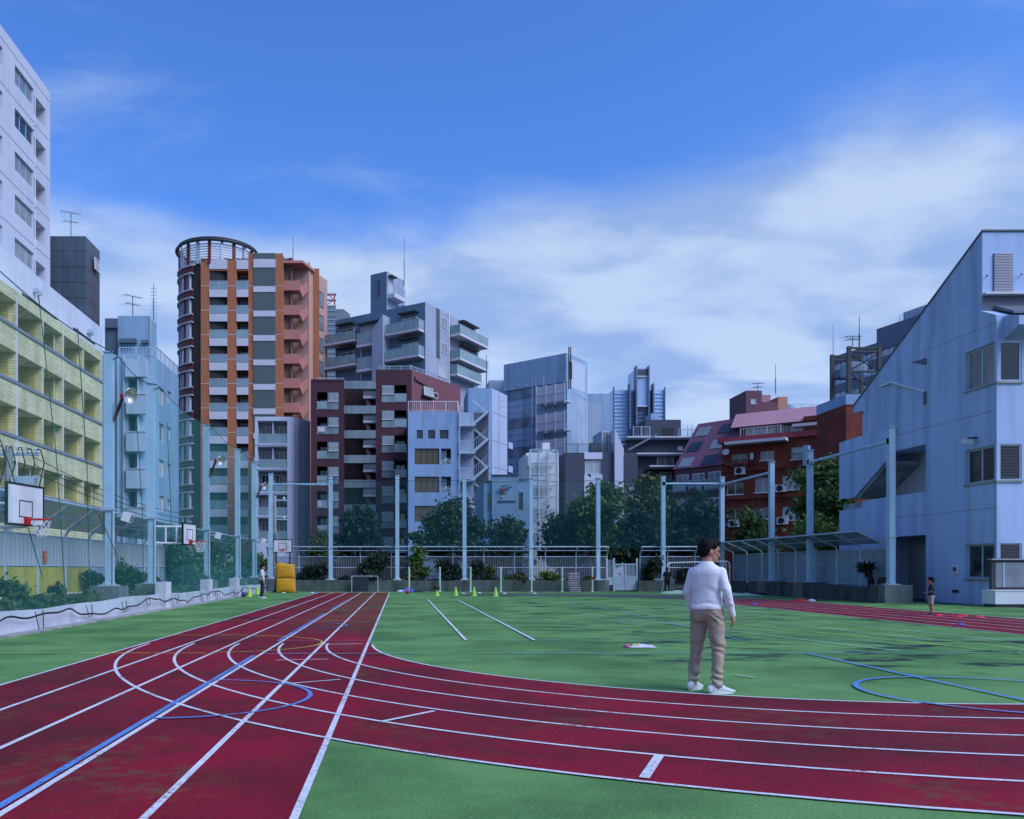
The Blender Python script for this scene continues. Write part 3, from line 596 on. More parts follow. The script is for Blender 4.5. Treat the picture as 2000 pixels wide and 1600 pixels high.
ML = MB().tube([(w.U(809),-.1,w.V(809,735)),(w.U(809),-.1,w.V(809,742)),(w.U(848),-.1,w.V(848,763))], .07, 6).obj('drain_pipe', darkmetal, b.root, w.M)
# ---- grey stepped apartment house behind
gry = mat('slate_grey_render', (.12, .20, .28), .8, .1, .4, streak=.12); gry_l = mat('grey_lit_render', (.33, .37, .45), .8, .1, .4, streak=.12)  # lighter grey paints light onto right faces; reused for fin and louvre bands
Cn = Vector((mx(830,97),97)); PL = Vector((-8.13,104.2)); PR = Vector((10.4,108.4)); zt = mz(590,97)
b = Bld('grey_stepped_apartment_house', 'slate grey apartment house with glass balconies rising behind the maroon flats', [tuple(PL),tuple(Cn),tuple(PR),tuple(PL+PR-Cn)], zt, gry, None, 'apartment house')
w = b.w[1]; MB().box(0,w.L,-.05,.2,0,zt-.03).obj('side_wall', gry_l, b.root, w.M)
def balc(i, x0, x1, y, d, rowh=.28):
    w = b.w[i]; u0, u1 = w.U(x0), w.U(x1); v = w.V((x0+x1)/2, y)
    MB().box(u0,u1,-d,-.05,v,v+rowh).obj('balcony_slab', bandw, b.root, w.M)
    railing(b.root, w.at(u0,-d+.03,v+rowh), u1-u0, 1.1, 'glass')
    railing(b.root, w.M @ T(u1 if i==0 else u0+.06,-d+.05,v+rowh,pi/2), d-.1, 1.1, 'glass')
    window(b.root, w.at(u0+(u1-u0)*.35,-.08,v+.1), (u1-u0)*.45, 2.0, 2, None, white)
    MB().box(u0+(u1-u0)*.3,u0+(u1-u0)*.85,-.9,-.05,v+2.5,v+2.62).obj('window_canopy', darkmetal, b.root, w.M)
    ac(b.root, w.at(u0+.3,-.5,v+rowh), .9)
for y in (656,706): balc(0, 764, 829, y, 1.3)
for y in (676,722): balc(0, 645, 704, y, 1.3)
for y in (672,718): balc(1, 877, 933, y, 1.6)
balc(1, 877, 925, 745, 1.2)
for y in (676,724):
    b.slab(0, (709,y,740,y+6), -1.4, -.02, bandw, 'stair_landing'); b.rail(0, (710,y-22,740,y), -1.38, 'glass')
w = b.w[0]; MB().prism([(w.U(741),0),(w.U(762),0),(w.U(762),w.V(762,621)),(w.U(741),w.V(741,652))], 'y', -1.6, -.01).obj('stair_fin', gry_l, b.root, w.M)
b.slab(0, (709,634,741,668), -.3, -.01, bandw, 'stair_wall'); b.slab(0, (706,630,760,634), -1.5, -.01, gry, 'stair_roof'); b.slab(0, (705.5,632,707,745), -.2, -.01, white, 'drain_pipe')
for y in (621,670): b.win(1, (861,y,872,y+20), -.12, 2, glass_mid, white)
b.win(1, (855,718,872,738), -.12, 2, glass_lite, white); b.slab(1, (851,603,858,700), -.07, -.05, dcon2, 'shaft_recess'); b.slab(1, (874,608,875.5,750), -.2, -.05, white, 'drain_pipe'); b.slab(1, (928.5,640,931,740), -.2, -.05, white, 'drain_pipe')
# penthouse stair tower
o = b.root.location; tx = Vector((mx(755,100),100)); a = (PL-Cn).normalized(); c = (PR-Cn).normalized(); q = [tx+a*((mx(755,100)-mx(723,100))/abs(a.x)), tx, tx+c*4.0, tx+c*4.0+a*2.4]
MB().prism([(p.x-o.x,p.y-o.y) for p in q], 'z', zt-.5, mz(530,100)).obj('stair_tower', gry, b.root)
wt = Wall(b.root, q[1], q[2]); MB().box(0,wt.L,-.03,0,zt-.4,mz(530,100)-.05).obj('stair_tower_side', gry_l, b.root, wt.M)
wl = Wall(b.root, q[0], q[1]); MB().box(wl.U(737),wl.U(742),-.02,0,wl.V(740,580),wl.V(740,548)).obj('slit_window', glass, b.root, wl.M)
window(b.root, wt.at(.3,-.1,wt.V(765,579)), .8, 2.2, 1, glass_lite, white); MB().box(.1,2.6,-1.1,-.03,wt.V(765,588),wt.V(765,580)).obj('balcony_slab', bandw, b.root, wt.M)
railing(b.root, wt.at(.1,-1.08,wt.V(765,580)), 2.5, 1.0, 'bars', pitch=.2); MB().box(.2,1.4,-.7,-.03,wt.V(765,545),wt.V(765,543)).obj('door_canopy', darkmetal, b.root, wt.M)
st = MB()
for k in range(6): st.box(2.0+.25*k,2.35+.25*k,-1.0,-.1,zt+1.7-.3*k,zt+1.76-.3*k)
st.obj('stair_treads', steel, b.root, wt.M)
mast((q[2].x,q[2].y-.2,mz(545,101)), 6.0, 'tall white rod on the stair tower of the grey house', r=.05)
# small tile building and red white gantry behind
Yb = 135; b = Bld('grey_louvred_block', 'narrow grey louvred block between the orange tower and the slate house', [(mx(622,Yb),Yb),(mx(655,Yb),Yb),(mx(655,Yb),Yb+6),(mx(622,Yb),Yb+6)], mz(599,Yb), mat('grey_louvre', (.16,.22,.24), .6, .1))
for k in range(16): b.slab(0, (622,606+9*k,655,608+9*k), -.08, 0, gry_l, 'louvre_band')
MB().prism([(mx(655,Yb)-b.root.location.x,0),(mx(683,Yb)-b.root.location.x,0),(mx(683,Yb)-b.root.location.x,mz(612,Yb)),(mx(670,Yb)-b.root.location.x,mz(602,Yb)),(mx(655,Yb)-b.root.location.x,mz(602,Yb))], 'y', .5, 6).obj('glass_wing', glass_mid, b.root)
Yb = 137; g = empty('roof_gantry', (mx(645,Yb),Yb,mz(600,Yb)), 'red and white lattice gantry on the grey louvred block', 'gantry'); hh = mz(574,Yb)-mz(600,Yb)
for k, (x, y) in enumerate(((-.7,-.4),(.7,-.4),(-.7,.4),(.7,.4))): MB().box(x-.08,x+.08,y-.08,y+.08,0,hh).obj('post', red_paint if k%2 else white, g)
for z in (.1,hh*.5,hh-.15): MB().box(-1.0,1.0,-.5,.5,z,z+.15).obj('deck', white, g)
MB().tube([(-.7,-.45,.1),(.7,-.45,hh*.5)], .07, 4).tube([(.7,-.45,hh*.5),(-.7,-.45,hh)], .07, 4).obj('brace', red_paint, g)
# ---- light blue flats with outside stair
lblue = mat('pale_blue_grey_render', (.25, .38, .56), .8, .08, .5, .1, 8, streak=.18); lblue_s = mat('pale_blue_grey_lit', (.42, .49, .62), .8, .07, .5, streak=.12)  # lighter copy paints light onto the shaft's right face; reused on stair walls
Yb = 76; xe = mx(896,Yb)
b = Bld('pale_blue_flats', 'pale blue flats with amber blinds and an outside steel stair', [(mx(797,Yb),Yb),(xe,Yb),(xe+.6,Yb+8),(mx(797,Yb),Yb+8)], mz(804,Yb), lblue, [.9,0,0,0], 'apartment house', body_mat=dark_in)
sm = [(814,840,826,857),(836,840,850,857),(859,840,876,857)]; bigs = [(810,y,858,y+31) for y in (876,931,988,1044)]; bal = [(861.5,y,881,y+31) for y in (876,931,988,1044)]
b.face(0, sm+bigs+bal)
for r in sm: b.win(0, r, .15, 1, glass, darkmetal)
for r in bigs: b.win(0, r, .15, 4, glass_amber, darkmetal)
for x0,y0,x1,y1 in bal: b.win(0, (x0+1,y0+2,x1-8,y1), .8, 1, glass_lite, white); b.rail(0, (x0,y1-8,x1,y1), .02, 'rails'); ac(b.root, b.w[0].at(b.w[0].U(869),.2,mz(y1,Yb)+.02), .95)
for x in (825,850): b.slab(0, (x,806,x+.7,838), -.012, 0, coping, 'joint_line')
railing(b.root, b.w[0].at(0,.1,mz(804,Yb)), b.w[0].L, 1.0, 'bars', white, .17)
railing(b.root, b.w[1].at(0,.1,mz(804,Yb)), 6, 1.0, 'bars', white, .17)
# outside stair
ox, oy = b.root.location.x, b.root.location.y; sx = lambda p: mx(p,Yb)-ox
for k in range(5):
    y = 830+53.5*k; z = mz(y+3,Yb)
    MB().box(sx(896),sx(928),-.2,1.4,z,z+.18).obj('landing', steel, b.root); railing(b.root, T(sx(896),-.18,z+.18), sx(920)-sx(896), 1.05, 'bars', pitch=.14)
    f_ = MB(); n = 9
    for j in range(n): f_.box(sx(922)+(sx(952)-sx(922))*j/n,sx(922)+(sx(952)-sx(922))*(j+1)/n+.05,-.15,.75,z+1.25*j/n+.02,z+1.25*j/n+.07)
    f_.prism([(sx(921),z-.05),(sx(953),z+1.25),(sx(953),z+1.5),(sx(921),z+.2)], 'y', -.24, -.18).obj('stair_flight', steel, b.root)
    r_ = MB(); r_.tube([(sx(921),-.22,z+1.1),(sx(953),-.22,z+2.4)], .03, 4)
    for j in range(8): x = sx(921)+(sx(953)-sx(921))*j/7; r_.tube([(x,-.22,z+.1+1.3*j/7),(x,-.22,z+1.1+1.3*j/7)], .018, 4)
    r_.obj('stair_rail', steel, b.root)
    MB().prism([(sx(953),z+1.3),(sx(953),z+1.5),(sx(924),z+2.75),(sx(924),z+2.5)], 'y', .8, .9).obj('stair_flight', steel, b.root)
    MB().box(sx(950),sx(958),-.2,1.4,z+1.3,z+1.45).obj('landing', steel, b.root)
MB().box(sx(899),sx(928),1.45,1.6,0,mz(800,Yb)).obj('stair_back_wall', lblue_s, b.root); MB().box(sx(928),sx(957),1.5,1.6,0,mz(800,Yb)).obj('stair_back_wall', dcon2, b.root)
for k in range(5): MB().box(sx(934),sx(944),1.4,1.5,mz(865+53.5*k,Yb),mz(836+53.5*k,Yb)).obj('stair_door', darkmetal, b.root)
for p in (897,955.5): MB().tube([(sx(p),-.2,0),(sx(p),-.2,mz(792,Yb))], .06, 6).obj('stair_post', steel, b.root)
# white shaft block right of the stair
Yb = 78; dS = Vector((.5,.87)); Pa = Vector((mx(960,Yb),Yb)); k = (990-CX)/F; s = (k*Yb-Pa.x)/(dS.x-k*dS.y); Pb = Pa+dS*s
b = Bld('white_panel_shaft', 'white panelled shaft block right of the outside steel stair', [(mx(914,Yb),Yb),tuple(Pa),tuple(Pb),(mx(914,Yb),Yb+5)], mz(758,Yb), lblue, None)
w = b.w[1]; MB().box(0,w.L,-.03,0,0,mz(758,Yb)-.02).obj('lit_side_skin', lblue_s, b.root, w.M); b.win(1, (978,782,985,794), -.05, 1, glass_lite, steel)  # thin skin in the lighter copy, light painted on the right face
for y in (810,864,915): b.slab(1, (960.5,y,990,y+.8), -.045, -.03, coping, 'joint_line')
b.slab(1, (974,760,974.7,1060), -.045, -.03, coping, 'joint_line')
for y in (868,914): b.slab(1, (990.5,y-3,998,y+9), -.2, .8, lblue_s, 'balcony_front')
# ---- silver panel building
silv = mat('silver_panel', (.30, .43, .57), .75, .14, .5, streak=.2, spec=.2); silv_d = mat('stained_panel', (.20,.28,.34), .8, .3, .8, streak=.3); silv_l = mat('silver_panel_lit', (.48,.55,.66), .6, .1, .5)  # side copy is a lighter silver, light painted on the right face; also pipes
Cn = Vector((18.4,90)); PL = Vector((12.2,95.2)); PR = Vector((21.5,93.7)); zt = mz(690,90)
b = Bld('silver_panel_building', 'silver panel clad building with white screens and a fan of vertical bars', [tuple(PL),tuple(Cn),tuple(PR),tuple(PL+PR-Cn)], zt, mat('panel_gap', (.14,.19,.25), .8), [.06,.06,0,0])
w = b.w[0]; zz = zt; k = 0
hts = [2.6,1.0]+[.75,.75,.75,.75,.9]*6
z = zt-.15
b.slab(0, (0.0,zt-3.1,w.L,zt), -.12, .07, silv, 'parapet_panel', px=False)
z = zt-3.15; pat = [1.15,.72,.72,.72]; k = 0
while z > .8:
    h_ = pat[k%4]; m_ = silv_d if k%4 == 0 else silv; nc = 3
    for j in range(nc): b.slab(0, (.02+w.L*j/nc,z-h_+.02,w.L*(j+1)/nc-.02,z-.02), 0, .07, m_, 'panel', px=False)
    z -= h_; k += 1
wr = b.w[1]; b.slab(1, (0,0,wr.L,zt-.02), -.02, .07, silv, 'side_wall', px=False); b.slab(1, (wr.U(1116),wr.V(1130,762),wr.U(1142),wr.V(1130,708)), -.03, -.02, silv_l, 'side_panel', px=False); b.slab(1, (1112,707,1116,740), -.1, -.02, dark_in, 'door')
for y in (769,822,875): b.win(0, (1024,y,1032,y+7), -.03, 1, glass, darkmetal)
for y in (752,804,856,908):
    for x in (1014,1029): b.slab(0, (x,y,x+2.4,y+3), -.25, 0, steel, 'vent_hood')
for x in (1039.5,1047,1062): b.slab(0, (x,735,x+1.2,930), -.15, 0, silv_l, 'drain_pipe')
for y in (757,811,862):
    u0, u1 = w.U(1062), w.U(1117); v0, v1 = w.V(1090,y+33), w.V(1090,y); sc_ = MB().box(u0,u1,-1.6,-1.5,v0,v1).obj('screen', bandw, b.root, w.M)
    fr = MB()
    for j in range(4): x = u0+(u1-u0)*j/3; fr.box(x-.05,x+.05,-1.66,-1.6,v0-.3,v1+.1)
    fr.box(u0,u1,-1.655,-1.6,(v0+v1)/2-.03,(v0+v1)/2+.03); fr.obj('screen_frame', white, sc_)
    MB().box(u0,u1,-1.5,0,v0-.1,v0).obj('walkway', steel, b.root, w.M)
for j in range(20):       # bars hung on a curve
    t = j/19; px = 1119+55*t; zt_ = 765+ (790-765)*math.sin(t*pi/2); Yj = 86+4*t
    MB().box(-.022,.022,-.022,.022,mz(868,Yj),mz(zt_,Yj)).obj('vertical_bar', white, b.root, T(mx(px,Yj)-PL.x,Yj-PL.y,0))
MB().tube([(mx(1119+55*t,86+4*t)-PL.x,86+4*t-PL.y,mz(870,86+4*t)) for t in (0,.25,.5,.75,1)], .06, 5).obj('bar_rail', steel, b.root)
MB().tube([(mx(1119+55*t,86+4*t)-PL.x,86+4*t-PL.y+.1,mz(764+25*math.sin(t*pi/2),86+4*t)) for t in (0,.25,.5,.75,1)], .05, 5).obj('bar_rail', steel, b.root)
for p in (1111,1114.5): MB().tube([(mx(p,89)-PL.x,89-PL.y,mz(760,89)),(mx(p,89)-PL.x,89-PL.y,mz(678,89))], .07, 6).obj('exhaust_pipe', darkmetal, b.root)
MB().box(mx(1140,97)-PL.x,mx(1192,97)-PL.x,1.8,8,0,mz(769,97)).obj('rear_block', silv, b.root); MB().box(mx(1122,92)-PL.x,mx(1146,92)-PL.x,.8,3.2,0,mz(745,92)).obj('rear_block', silv_d, b.root)
MB().box(mx(955,98)-PL.x,mx(987,98)-PL.x,2.8,9,0,mz(743,98)).obj('rear_block', silv, b.root)
mast((mx(950,88),88,mz(770,88)), 4.2, 'dark rod rising behind the white panelled shaft', r=.06)
# ---- grey shop block with a sign
elec = mat('grey_blue_render', (.18, .30, .42), .85, .1, .6, .15, 8, streak=.15)
Yb = 60; xa = mx(945,Yb); lx = lambda p: mx(p,Yb)-xa
b = Bld('grey_shop_block', 'grey rendered block with a wiry flower emblem and dark sign letters', [(xa,Yb),(mx(1034,Yb),Yb),(mx(1034,Yb),Yb+7),(xa,Yb+7)], mz(940,Yb), elec, [.3,0,0,0])
wn = [(952,965,959.5,998),(952,1017,959.5,1050),(1012,962,1021.5,996),(1012,1017,1021.5,1050)]
b.face(0, wn); [b.win(0, r, .12, 1, glass, darkmetal, rows=2) for r in wn]
b.slab(0, (960,929,1012,1080), -.25, .0, elec, 'front_bay'); b.slab(0, (959,928,1012.6,929.5), -.35, .1, dcon2, 'coping'); b.slab(0, (945,939,959,941), -.1,.1, dcon2, 'coping'); b.slab(0, (1012.8,936,1034,938), -.1,.1, dcon2, 'coping')
tx = bpy.data.curves.new('sign_letters','FONT'); tx.body = 'ELECTRONICS'; tx.size = .30; tx.extrude = .03; tx.space_character = 1.12
to = bpy.data.objects.new('sign_letters', tx); COL.objects.link(to); bpy.context.view_layer.update()
me = bpy.data.meshes.new_from_object(to); COL.objects.unlink(to); bpy.data.objects.remove(to)
xs_ = [v.co.x for v in me.vertices]; wd = max(xs_)-min(xs_); sc_ = (lx(1006)-lx(971.5))/wd
place('sign_letters', me, darkmetal, b.root, Matrix.Translation((lx(971.5),-.29,mz(981.5,Yb))) @ Matrix.Rotation(pi/2,4,'X') @ Matrix.Diagonal((sc_,sc_*.95,1,1)))
em = MB(); cx_, cz_ = lx(980), mz(960,Yb)
for k in range(7):
    a = random.uniform(0,2*pi); r1 = random.uniform(.2,.45); c1 = (cx_+random.uniform(-.12,.35), cz_+random.uniform(-.15,.4))
    em.tube([(c1[0]+r1*math.cos(t*pi/8+a),-.32-.01*k,c1[1]+.55*r1*math.sin(t*pi/8)+.35*r1*math.cos(t*pi/8+a)) for t in range(17)], .012, 4, False)
em.obj('wire_emblem', darkmetal, b.root)
for p, q_, m_, r in ((980,956.5,red_paint,.1),(982.5,962,mat('orange_bead',(.6,.18,.02)),.06),(979.5,971,mat('yellow_bead',(.6,.5,.1)),.07)): MB().lathe((0,0,0), [(.01,-r),(r*.7,-r*.7),(r,0),(r*.7,r*.7),(.01,r)], 10).obj('emblem_bead', m_, b.root, Matrix.Translation((lx(p),-.33,mz(q_,Yb))))
# ---- glass stair building
Yb = 64; xa = mx(1035,Yb); xe = mx(1088,Yb)
gclear = mat('clear_glazing', (.55,.62,.64), .05, .1, .5, alpha=.28, spec=.6)
b = Bld('glass_fronted_building', 'narrow glass fronted building with white floors showing behind the panes', [(xa,Yb),(xe,Yb),(mx(1101,Yb),Yb+2),(mx(1101,Yb),Yb+6),(xa,Yb+6)], mz(878,Yb), lblue_s, [1.8,0,0,0,0], body_mat=mat('pale_interior',(.62,.64,.60),.8,.15,.8))
w = b.w[0]; W_ = w.L; zt = mz(878,Yb); cols = [0,W_*.33,W_*.66,W_]; rz = [mz(y,Yb) for y in (878,904,926,948,970,993,1016,1040,1066)]
for a, c in zip(cols[:-1], cols[1:]):
    for z1_, z0_ in zip(rz[:-1], rz[1:]): b.slab(0, (a+.05,z0_+.04,c-.05,z1_-.04), .02, .045, gclear, 'pane', px=False)
for a in cols: b.slab(0, (a-.05,0,a+.05,zt), -.06, .06, steel, 'mullion', px=False)
for k, z in enumerate(rz): b.slab(0, (.06,z-.035,W_-.06,z+.035), -.03, .07, steel, 'transom', px=False)
for k, z in enumerate(rz[1::2]):
    b.slab(0, (0,z-.1,W_,z+.75), .9, 1.75, white, 'floor_front', px=False); b.slab(0, (W_*.15,z-.8,W_*.6,z-.1), 1.5, 1.78, dark_in if k%2 else glass_mid, 'interior_opening', px=False)
    MB().prism([(0,z-.3),(.2,z-.3),(W_,z+1.1),(W_-.2,z+1.1)], 'y', .5, .8).obj('stair_flight', white, b.root, w.M)
# ---- navy and white wedge house
navy = mat('navy_render', (.055, .065, .10), .7, .12, .6, streak=.1); lilac = mat('lilac_white_render', (.56,.57,.68), .8, .06, .5)
Yb = 68; xa = mx(1103,Yb); lx = lambda p: mx(p,Yb)-xa
b = Bld('navy_and_white_house', 'navy and white house with a sloping white fin on its roof', [(xa,Yb),(mx(1244,Yb),Yb),(mx(1244,Yb),Yb+8),(xa,Yb+8)], mz(884,Yb), navy, [.35,0,0,0], 'house')
wn = [(1142.5,898,1175,926)]; b.face(0, wn); b.win(0, wn[0], .1, 2, glass_lite, white, rows=1)
b.slab(0, (1141,884,1176,897), -.06, .0, lilac, 'white_panel'); b.slab(0, (1141,927,1176,1075), -.06, .0, lilac, 'white_panel'); b.slab(0, (1103.5,885,1140.5,1075), -.1, 0, navy, 'navy_panel')
MB().prism([(lx(1199),0),(lx(1216.5),0),(lx(1216.5),mz(878,Yb)),(lx(1199),mz(838,Yb))], 'y', -.3, 4).obj('white_fin', lilac, b.root)
b.slab(0, (1217,890,1243,1075), -.35, 0, navy, 'navy_panel')
for r in ((1204,951,1215.5,973),(1204,983,1215.5,1004)): window(b.root, b.w[0].at(lx(r[0]),-.42,mz(r[3],Yb)), lx(r[2])-lx(r[0]), mz(r[1],Yb)-mz(r[3],Yb), 1, glass_mid, white)
window(b.root, b.w[0].at(lx(1227),-.42,mz(990,Yb)), lx(1236)-lx(1227), mz(953,Yb)-mz(990,Yb), 1, glass_lite, white)
railing(b.root, b.w[0].at(lx(1106),.1,mz(884,Yb)), lx(1197)-lx(1106), .75, 'rails', darkmetal); window(b.root, b.w[0].at(lx(1182),1.0,mz(884,Yb)), lx(1196)-lx(1182), 1.9, 1, glass_mid, white)
MB().box(lx(1182)-.1,lx(1199),1.08,4,mz(884,Yb)-.1,mz(838,Yb)).obj('roof_room', silv, b.root); MB().box(lx(1064),lx(1078),1,2,mz(872,Yb)-3,mz(861,Yb)).obj('roof_cabin', white, b.root); MB().box(lx(1186)-1.2,lx(1186)-.5,.6,1.2,mz(884,Yb),mz(874,Yb)+.5).obj('water_heater', dcon, b.root)
# ---- distant glass tower
tgl = mat('tower_glass', (.40,.56,.80), .2, .15, .05, spec=.6); tfr = mat('tower_frame', (.14,.19,.29), .6); tfl = mat('tower_floor_band', (.50,.64,.85), .5)
Yb = 260; xa = mx(1197,Yb); 
b = Bld('distant_glass_tower', 'distant glass tower with a tall central shaft', [(xa,Yb),(mx(1298,Yb),Yb),(mx(1298,Yb),Yb+20),(xa,Yb+20)], mz(762,Yb), tgl, None, 'skyscraper')
for k in range(18):
    y = 768+7.2*k; b.slab(0, (1197,y,1227,y+1.6), -.3, 0, tfl, 'floor_band'); b.slab(0, (1274,y,1298,y+1.6), -.3, 0, tfl, 'floor_band'); b.slab(0, (1229,y,1238.5,y+3), -.5, 0, tfr, 'balcony'); b.slab(0, (1263,y,1271,y+3), -.5, 0, tfr, 'balcony')
for x in (1225.5,1238,1262,1271): b.slab(0, (x,752 if x in (1225.5,1271) else 718,x+2.4,900), -2.5, 0, tfr, 'pier')
b.slab(0, (1240,722,1262,795), -1.5, 8, tgl, 'central_shaft'); b.slab(0, (1241,724,1261,737), -1.8, -1.5, dcon2, 'shaft_top'); b.slab(0, (1240,737,1262,739), -2.0, -1.5, white, 'shaft_band'); b.slab(0, (1240,795,1262,797), -2.0, -1.5, white, 'shaft_band')
for k in range(14): b.slab(0, (1241,800+7.2*k,1261,803.5+7.2*k), -.8, 0, tfr, 'balcony')
for x in (1197,1296.5): b.slab(0, (x,757,x+1.5,900), -.9, 0, tfr, 'pier')
# ---- dark tiered house
dk = mat('dark_blue_grey_render', (.05,.062,.085), .7, .12, .5); dkl = mat('grey_blue_eave', (.17,.20,.26), .6)
Yb = 84; xa = mx(1222,Yb); lx = lambda p: mx(p,Yb)-xa
b = Bld('dark_tiered_house', 'dark blue grey house in tiers with long eaves and roof terraces', [(xa,Yb),(mx(1352,Yb),Yb),(mx(1352,Yb),Yb+9),(xa,Yb+9)], mz(893,Yb), dk, None, 'house')
tiers = [(1241,1367,853,892,-.3),]
MB().box(lx(1240),lx(1368),1,9,mz(893,Yb),mz(857,Yb)).obj('upper_storey', dk, b.root)
for x0, x1, y, d in ((1228,1374,852,.3),(1231,1356,888,-1.0),(1262,1340,913,-1.4)):
    MB().box(lx(x0),lx(x1),d,3,mz(y+5,Yb),mz(y,Yb)).obj('eave', dkl, b.root); MB().box(lx(x0)-.1,lx(x1)+.1,d-.12,d,mz(y+2,Yb),mz(y-.5,Yb)).obj('gutter', white, b.root)
MB().box(lx(1272),lx(1343),2,8,mz(852,Yb),mz(813,Yb)).obj('roof_room', dk, b.root); MB().box(lx(1284),lx(1299),2.1,4,mz(813,Yb),mz(800,Yb)).obj('water_tank', silv, b.root)
MB().box(lx(1307),lx(1328),1.95,2.0,mz(852,Yb),mz(830,Yb)).obj('opening', dark_in, b.root)
railing(b.root, T(lx(1328),.5,mz(851,Yb)), lx(1371)-lx(1328), .75, 'bars', steel, .2); railing(b.root, T(lx(1238),.3,mz(851,Yb)), lx(1272)-lx(1238), 1.0, 'bars', steel, .2)
MB().prism([(lx(1225),mz(878,Yb)),(lx(1279),mz(849,Yb)),(lx(1279),mz(853,Yb)),(lx(1225),mz(882,Yb))], 'y', -.6, .3).obj('ramp_eave', dkl, b.root)
window(b.root, T(lx(1330),.9,mz(877,Yb)), .5, .4, 1, glass_lite, white); window(b.root, T(lx(1283),-.06,mz(911,Yb)), 1.7, 1.1, 2, glass_mid, white); window(b.root, T(lx(1288),-.06,mz(938,Yb)), 1.2, .8, 1, glass_mid, white)
for x in (1356,1365): mast((mx(x,Yb),Yb+2,mz(852,Yb)), 1.5 if x==1356 else 1.7, 'left of two short rods on the dark tiered house' if x==1356 else 'right of two short rods on the dark tiered house', r=.03)
# ================================================================ right: red brick apartments
rbrick = mat('red_brick', (.21,.042,.025), .85, .35, 1.5, .3, 20, brick=(.5,.2)); rcop = mat('crimson_coping', (.26,.035,.05), .6); purp = mat('purple_mansard', (.15,.065,.10), .7, .1); pinkr = mat('pink_render', (.42,.22,.25), .8, .08); bplum = mat('plum_render', (.135,.06,.08), .8, .08); btan = mat('tan_render', (.42,.22,.14), .8, .1)
A = Vector((29.7,75.4)); B_ = Vector((41.5,66.9)); Lf = Vector((26.6,79.2))
zt = mz(866, A.y)
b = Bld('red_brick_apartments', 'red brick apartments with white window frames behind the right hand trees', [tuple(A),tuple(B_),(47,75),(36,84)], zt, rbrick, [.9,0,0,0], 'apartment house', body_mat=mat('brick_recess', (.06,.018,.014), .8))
w = b.w[0]
wn = [(1428,886,1460,910),(1484,880,1512,899),(1544,872,1574,897),(1606,865,1630,890),(1474,932,1506,962),(1527,928,1562,957),(1419,942,1452,966),(1474,990,1506,1014),(1527,988,1562,1016),(1419,994,1452,1024),(1585,925,1612,950),(1585,985,1612,1012)]
b.face(0, wn)
for k, r in enumerate(wn):
    b.win(0, r, .25, 2, [glass,glass_mid,glass_lite][k%3], white)
    if k in (0,2,3,9): b.rail(0, (r[0],r[3]-12,r[2],r[3]), -.1, 'bars', darkmetal, .2)
    b.slab(0, (r[0]-1,r[3],r[2]+1,r[3]+1.6), -.12, .05, white, 'sill')
b.slab(0, (1408,862,1700,869), -.25, .2, rcop, 'coping') if False else MB().box(-.3,w.L,-.3,.5,zt-.05,zt+.45).obj('coping', rcop, b.root, w.M)
for y in (911,966): MB().box(0,w.L,-.18,0,w.V(1500,y+7),w.V(1500,y)).obj('brick_band', rbrick, b.root, w.M)
sh_ = MB().prism([(w.U(1423),0),(w.U(1541),0),(w.U(1541),.25),(w.U(1423),.25)], 'y', -1.5, -.31).obj('awning', bandw, b.root, w.M @ Matrix.Translation((0,0,w.V(1480,868))))
for x, y in ((1437,928),(1516,962),(1519,1025),(1425,1030)): ac(b.root, w.at(w.U(x),-.45,w.V(x,y)), 1.1)
for x, y in ((1420,885),(1608,870),(1640,872)): dish(b.root, w.at(w.U(x),-.35,w.V(x,y)), .32)
for x in (1466,1468): b.slab(0, (x,885,x+6,898), -.2, 0, white, 'meter_box') if x == 1466 else None
b.slab(0, (1573,873,1584,912), -1.2, 0, lblue, 'balcony_store'); b.slab(0, (1422,905,1466,910), -.9, 0, rbrick, 'balcony_slab')
# left mansard wing
wl = Wall(b.root, Lf, A); o = b.root.location
MB().box(0,wl.L,0,6,0,wl.V(1380,905)).obj('mansard_wall', bplum, b.root, wl.M)
zA, zB = wl.V(1380,905), mz(812,A.y+2)
ms = MB(); w1 = wl.L; ms.prism([(-.3,zA-.3),(.0,zA-.3),(4.6,zB),(4.2,zB)], 'x', 0, w1+.3); mso = ms.obj('mansard_roof', purp, b.root, wl.M)
sl_ = (zB-zA+.3)/4.5
for r in range(3):
    for c in range(2):
        y0 = -.15+1.5*r; zf = lambda y: zA-.3+(y+.3)*sl_; x0 = .3+c*(w1-.1)/2
        MB().prism([(y0-.07,zf(y0)),(y0-.03,zf(y0)),(y0+.87,zf(y0+.9)),(y0+.83,zf(y0+.9))], 'x', x0+.15, x0+w1*.30).obj('skylight', glass if (r+c)%2 else glass_mid, b.root, wl.M)
for y in (926,976):
    for c in range(3):
        u = .2+c*wl.L/3; window(b.root, wl.at(u+.1,-.05,wl.V(1380,y+22)), wl.L/3-.4, 1.2, 2, glass_mid, white); railing(b.root, wl.at(u,-.6,wl.V(1380,y+32)), wl.L/3-.3, 1.0, 'glass', steel)
    MB().box(0,wl.L,-.6,0,wl.V(1380,y+35),wl.V(1380,y+32)).obj('balcony_slab', bplum, b.root, wl.M)
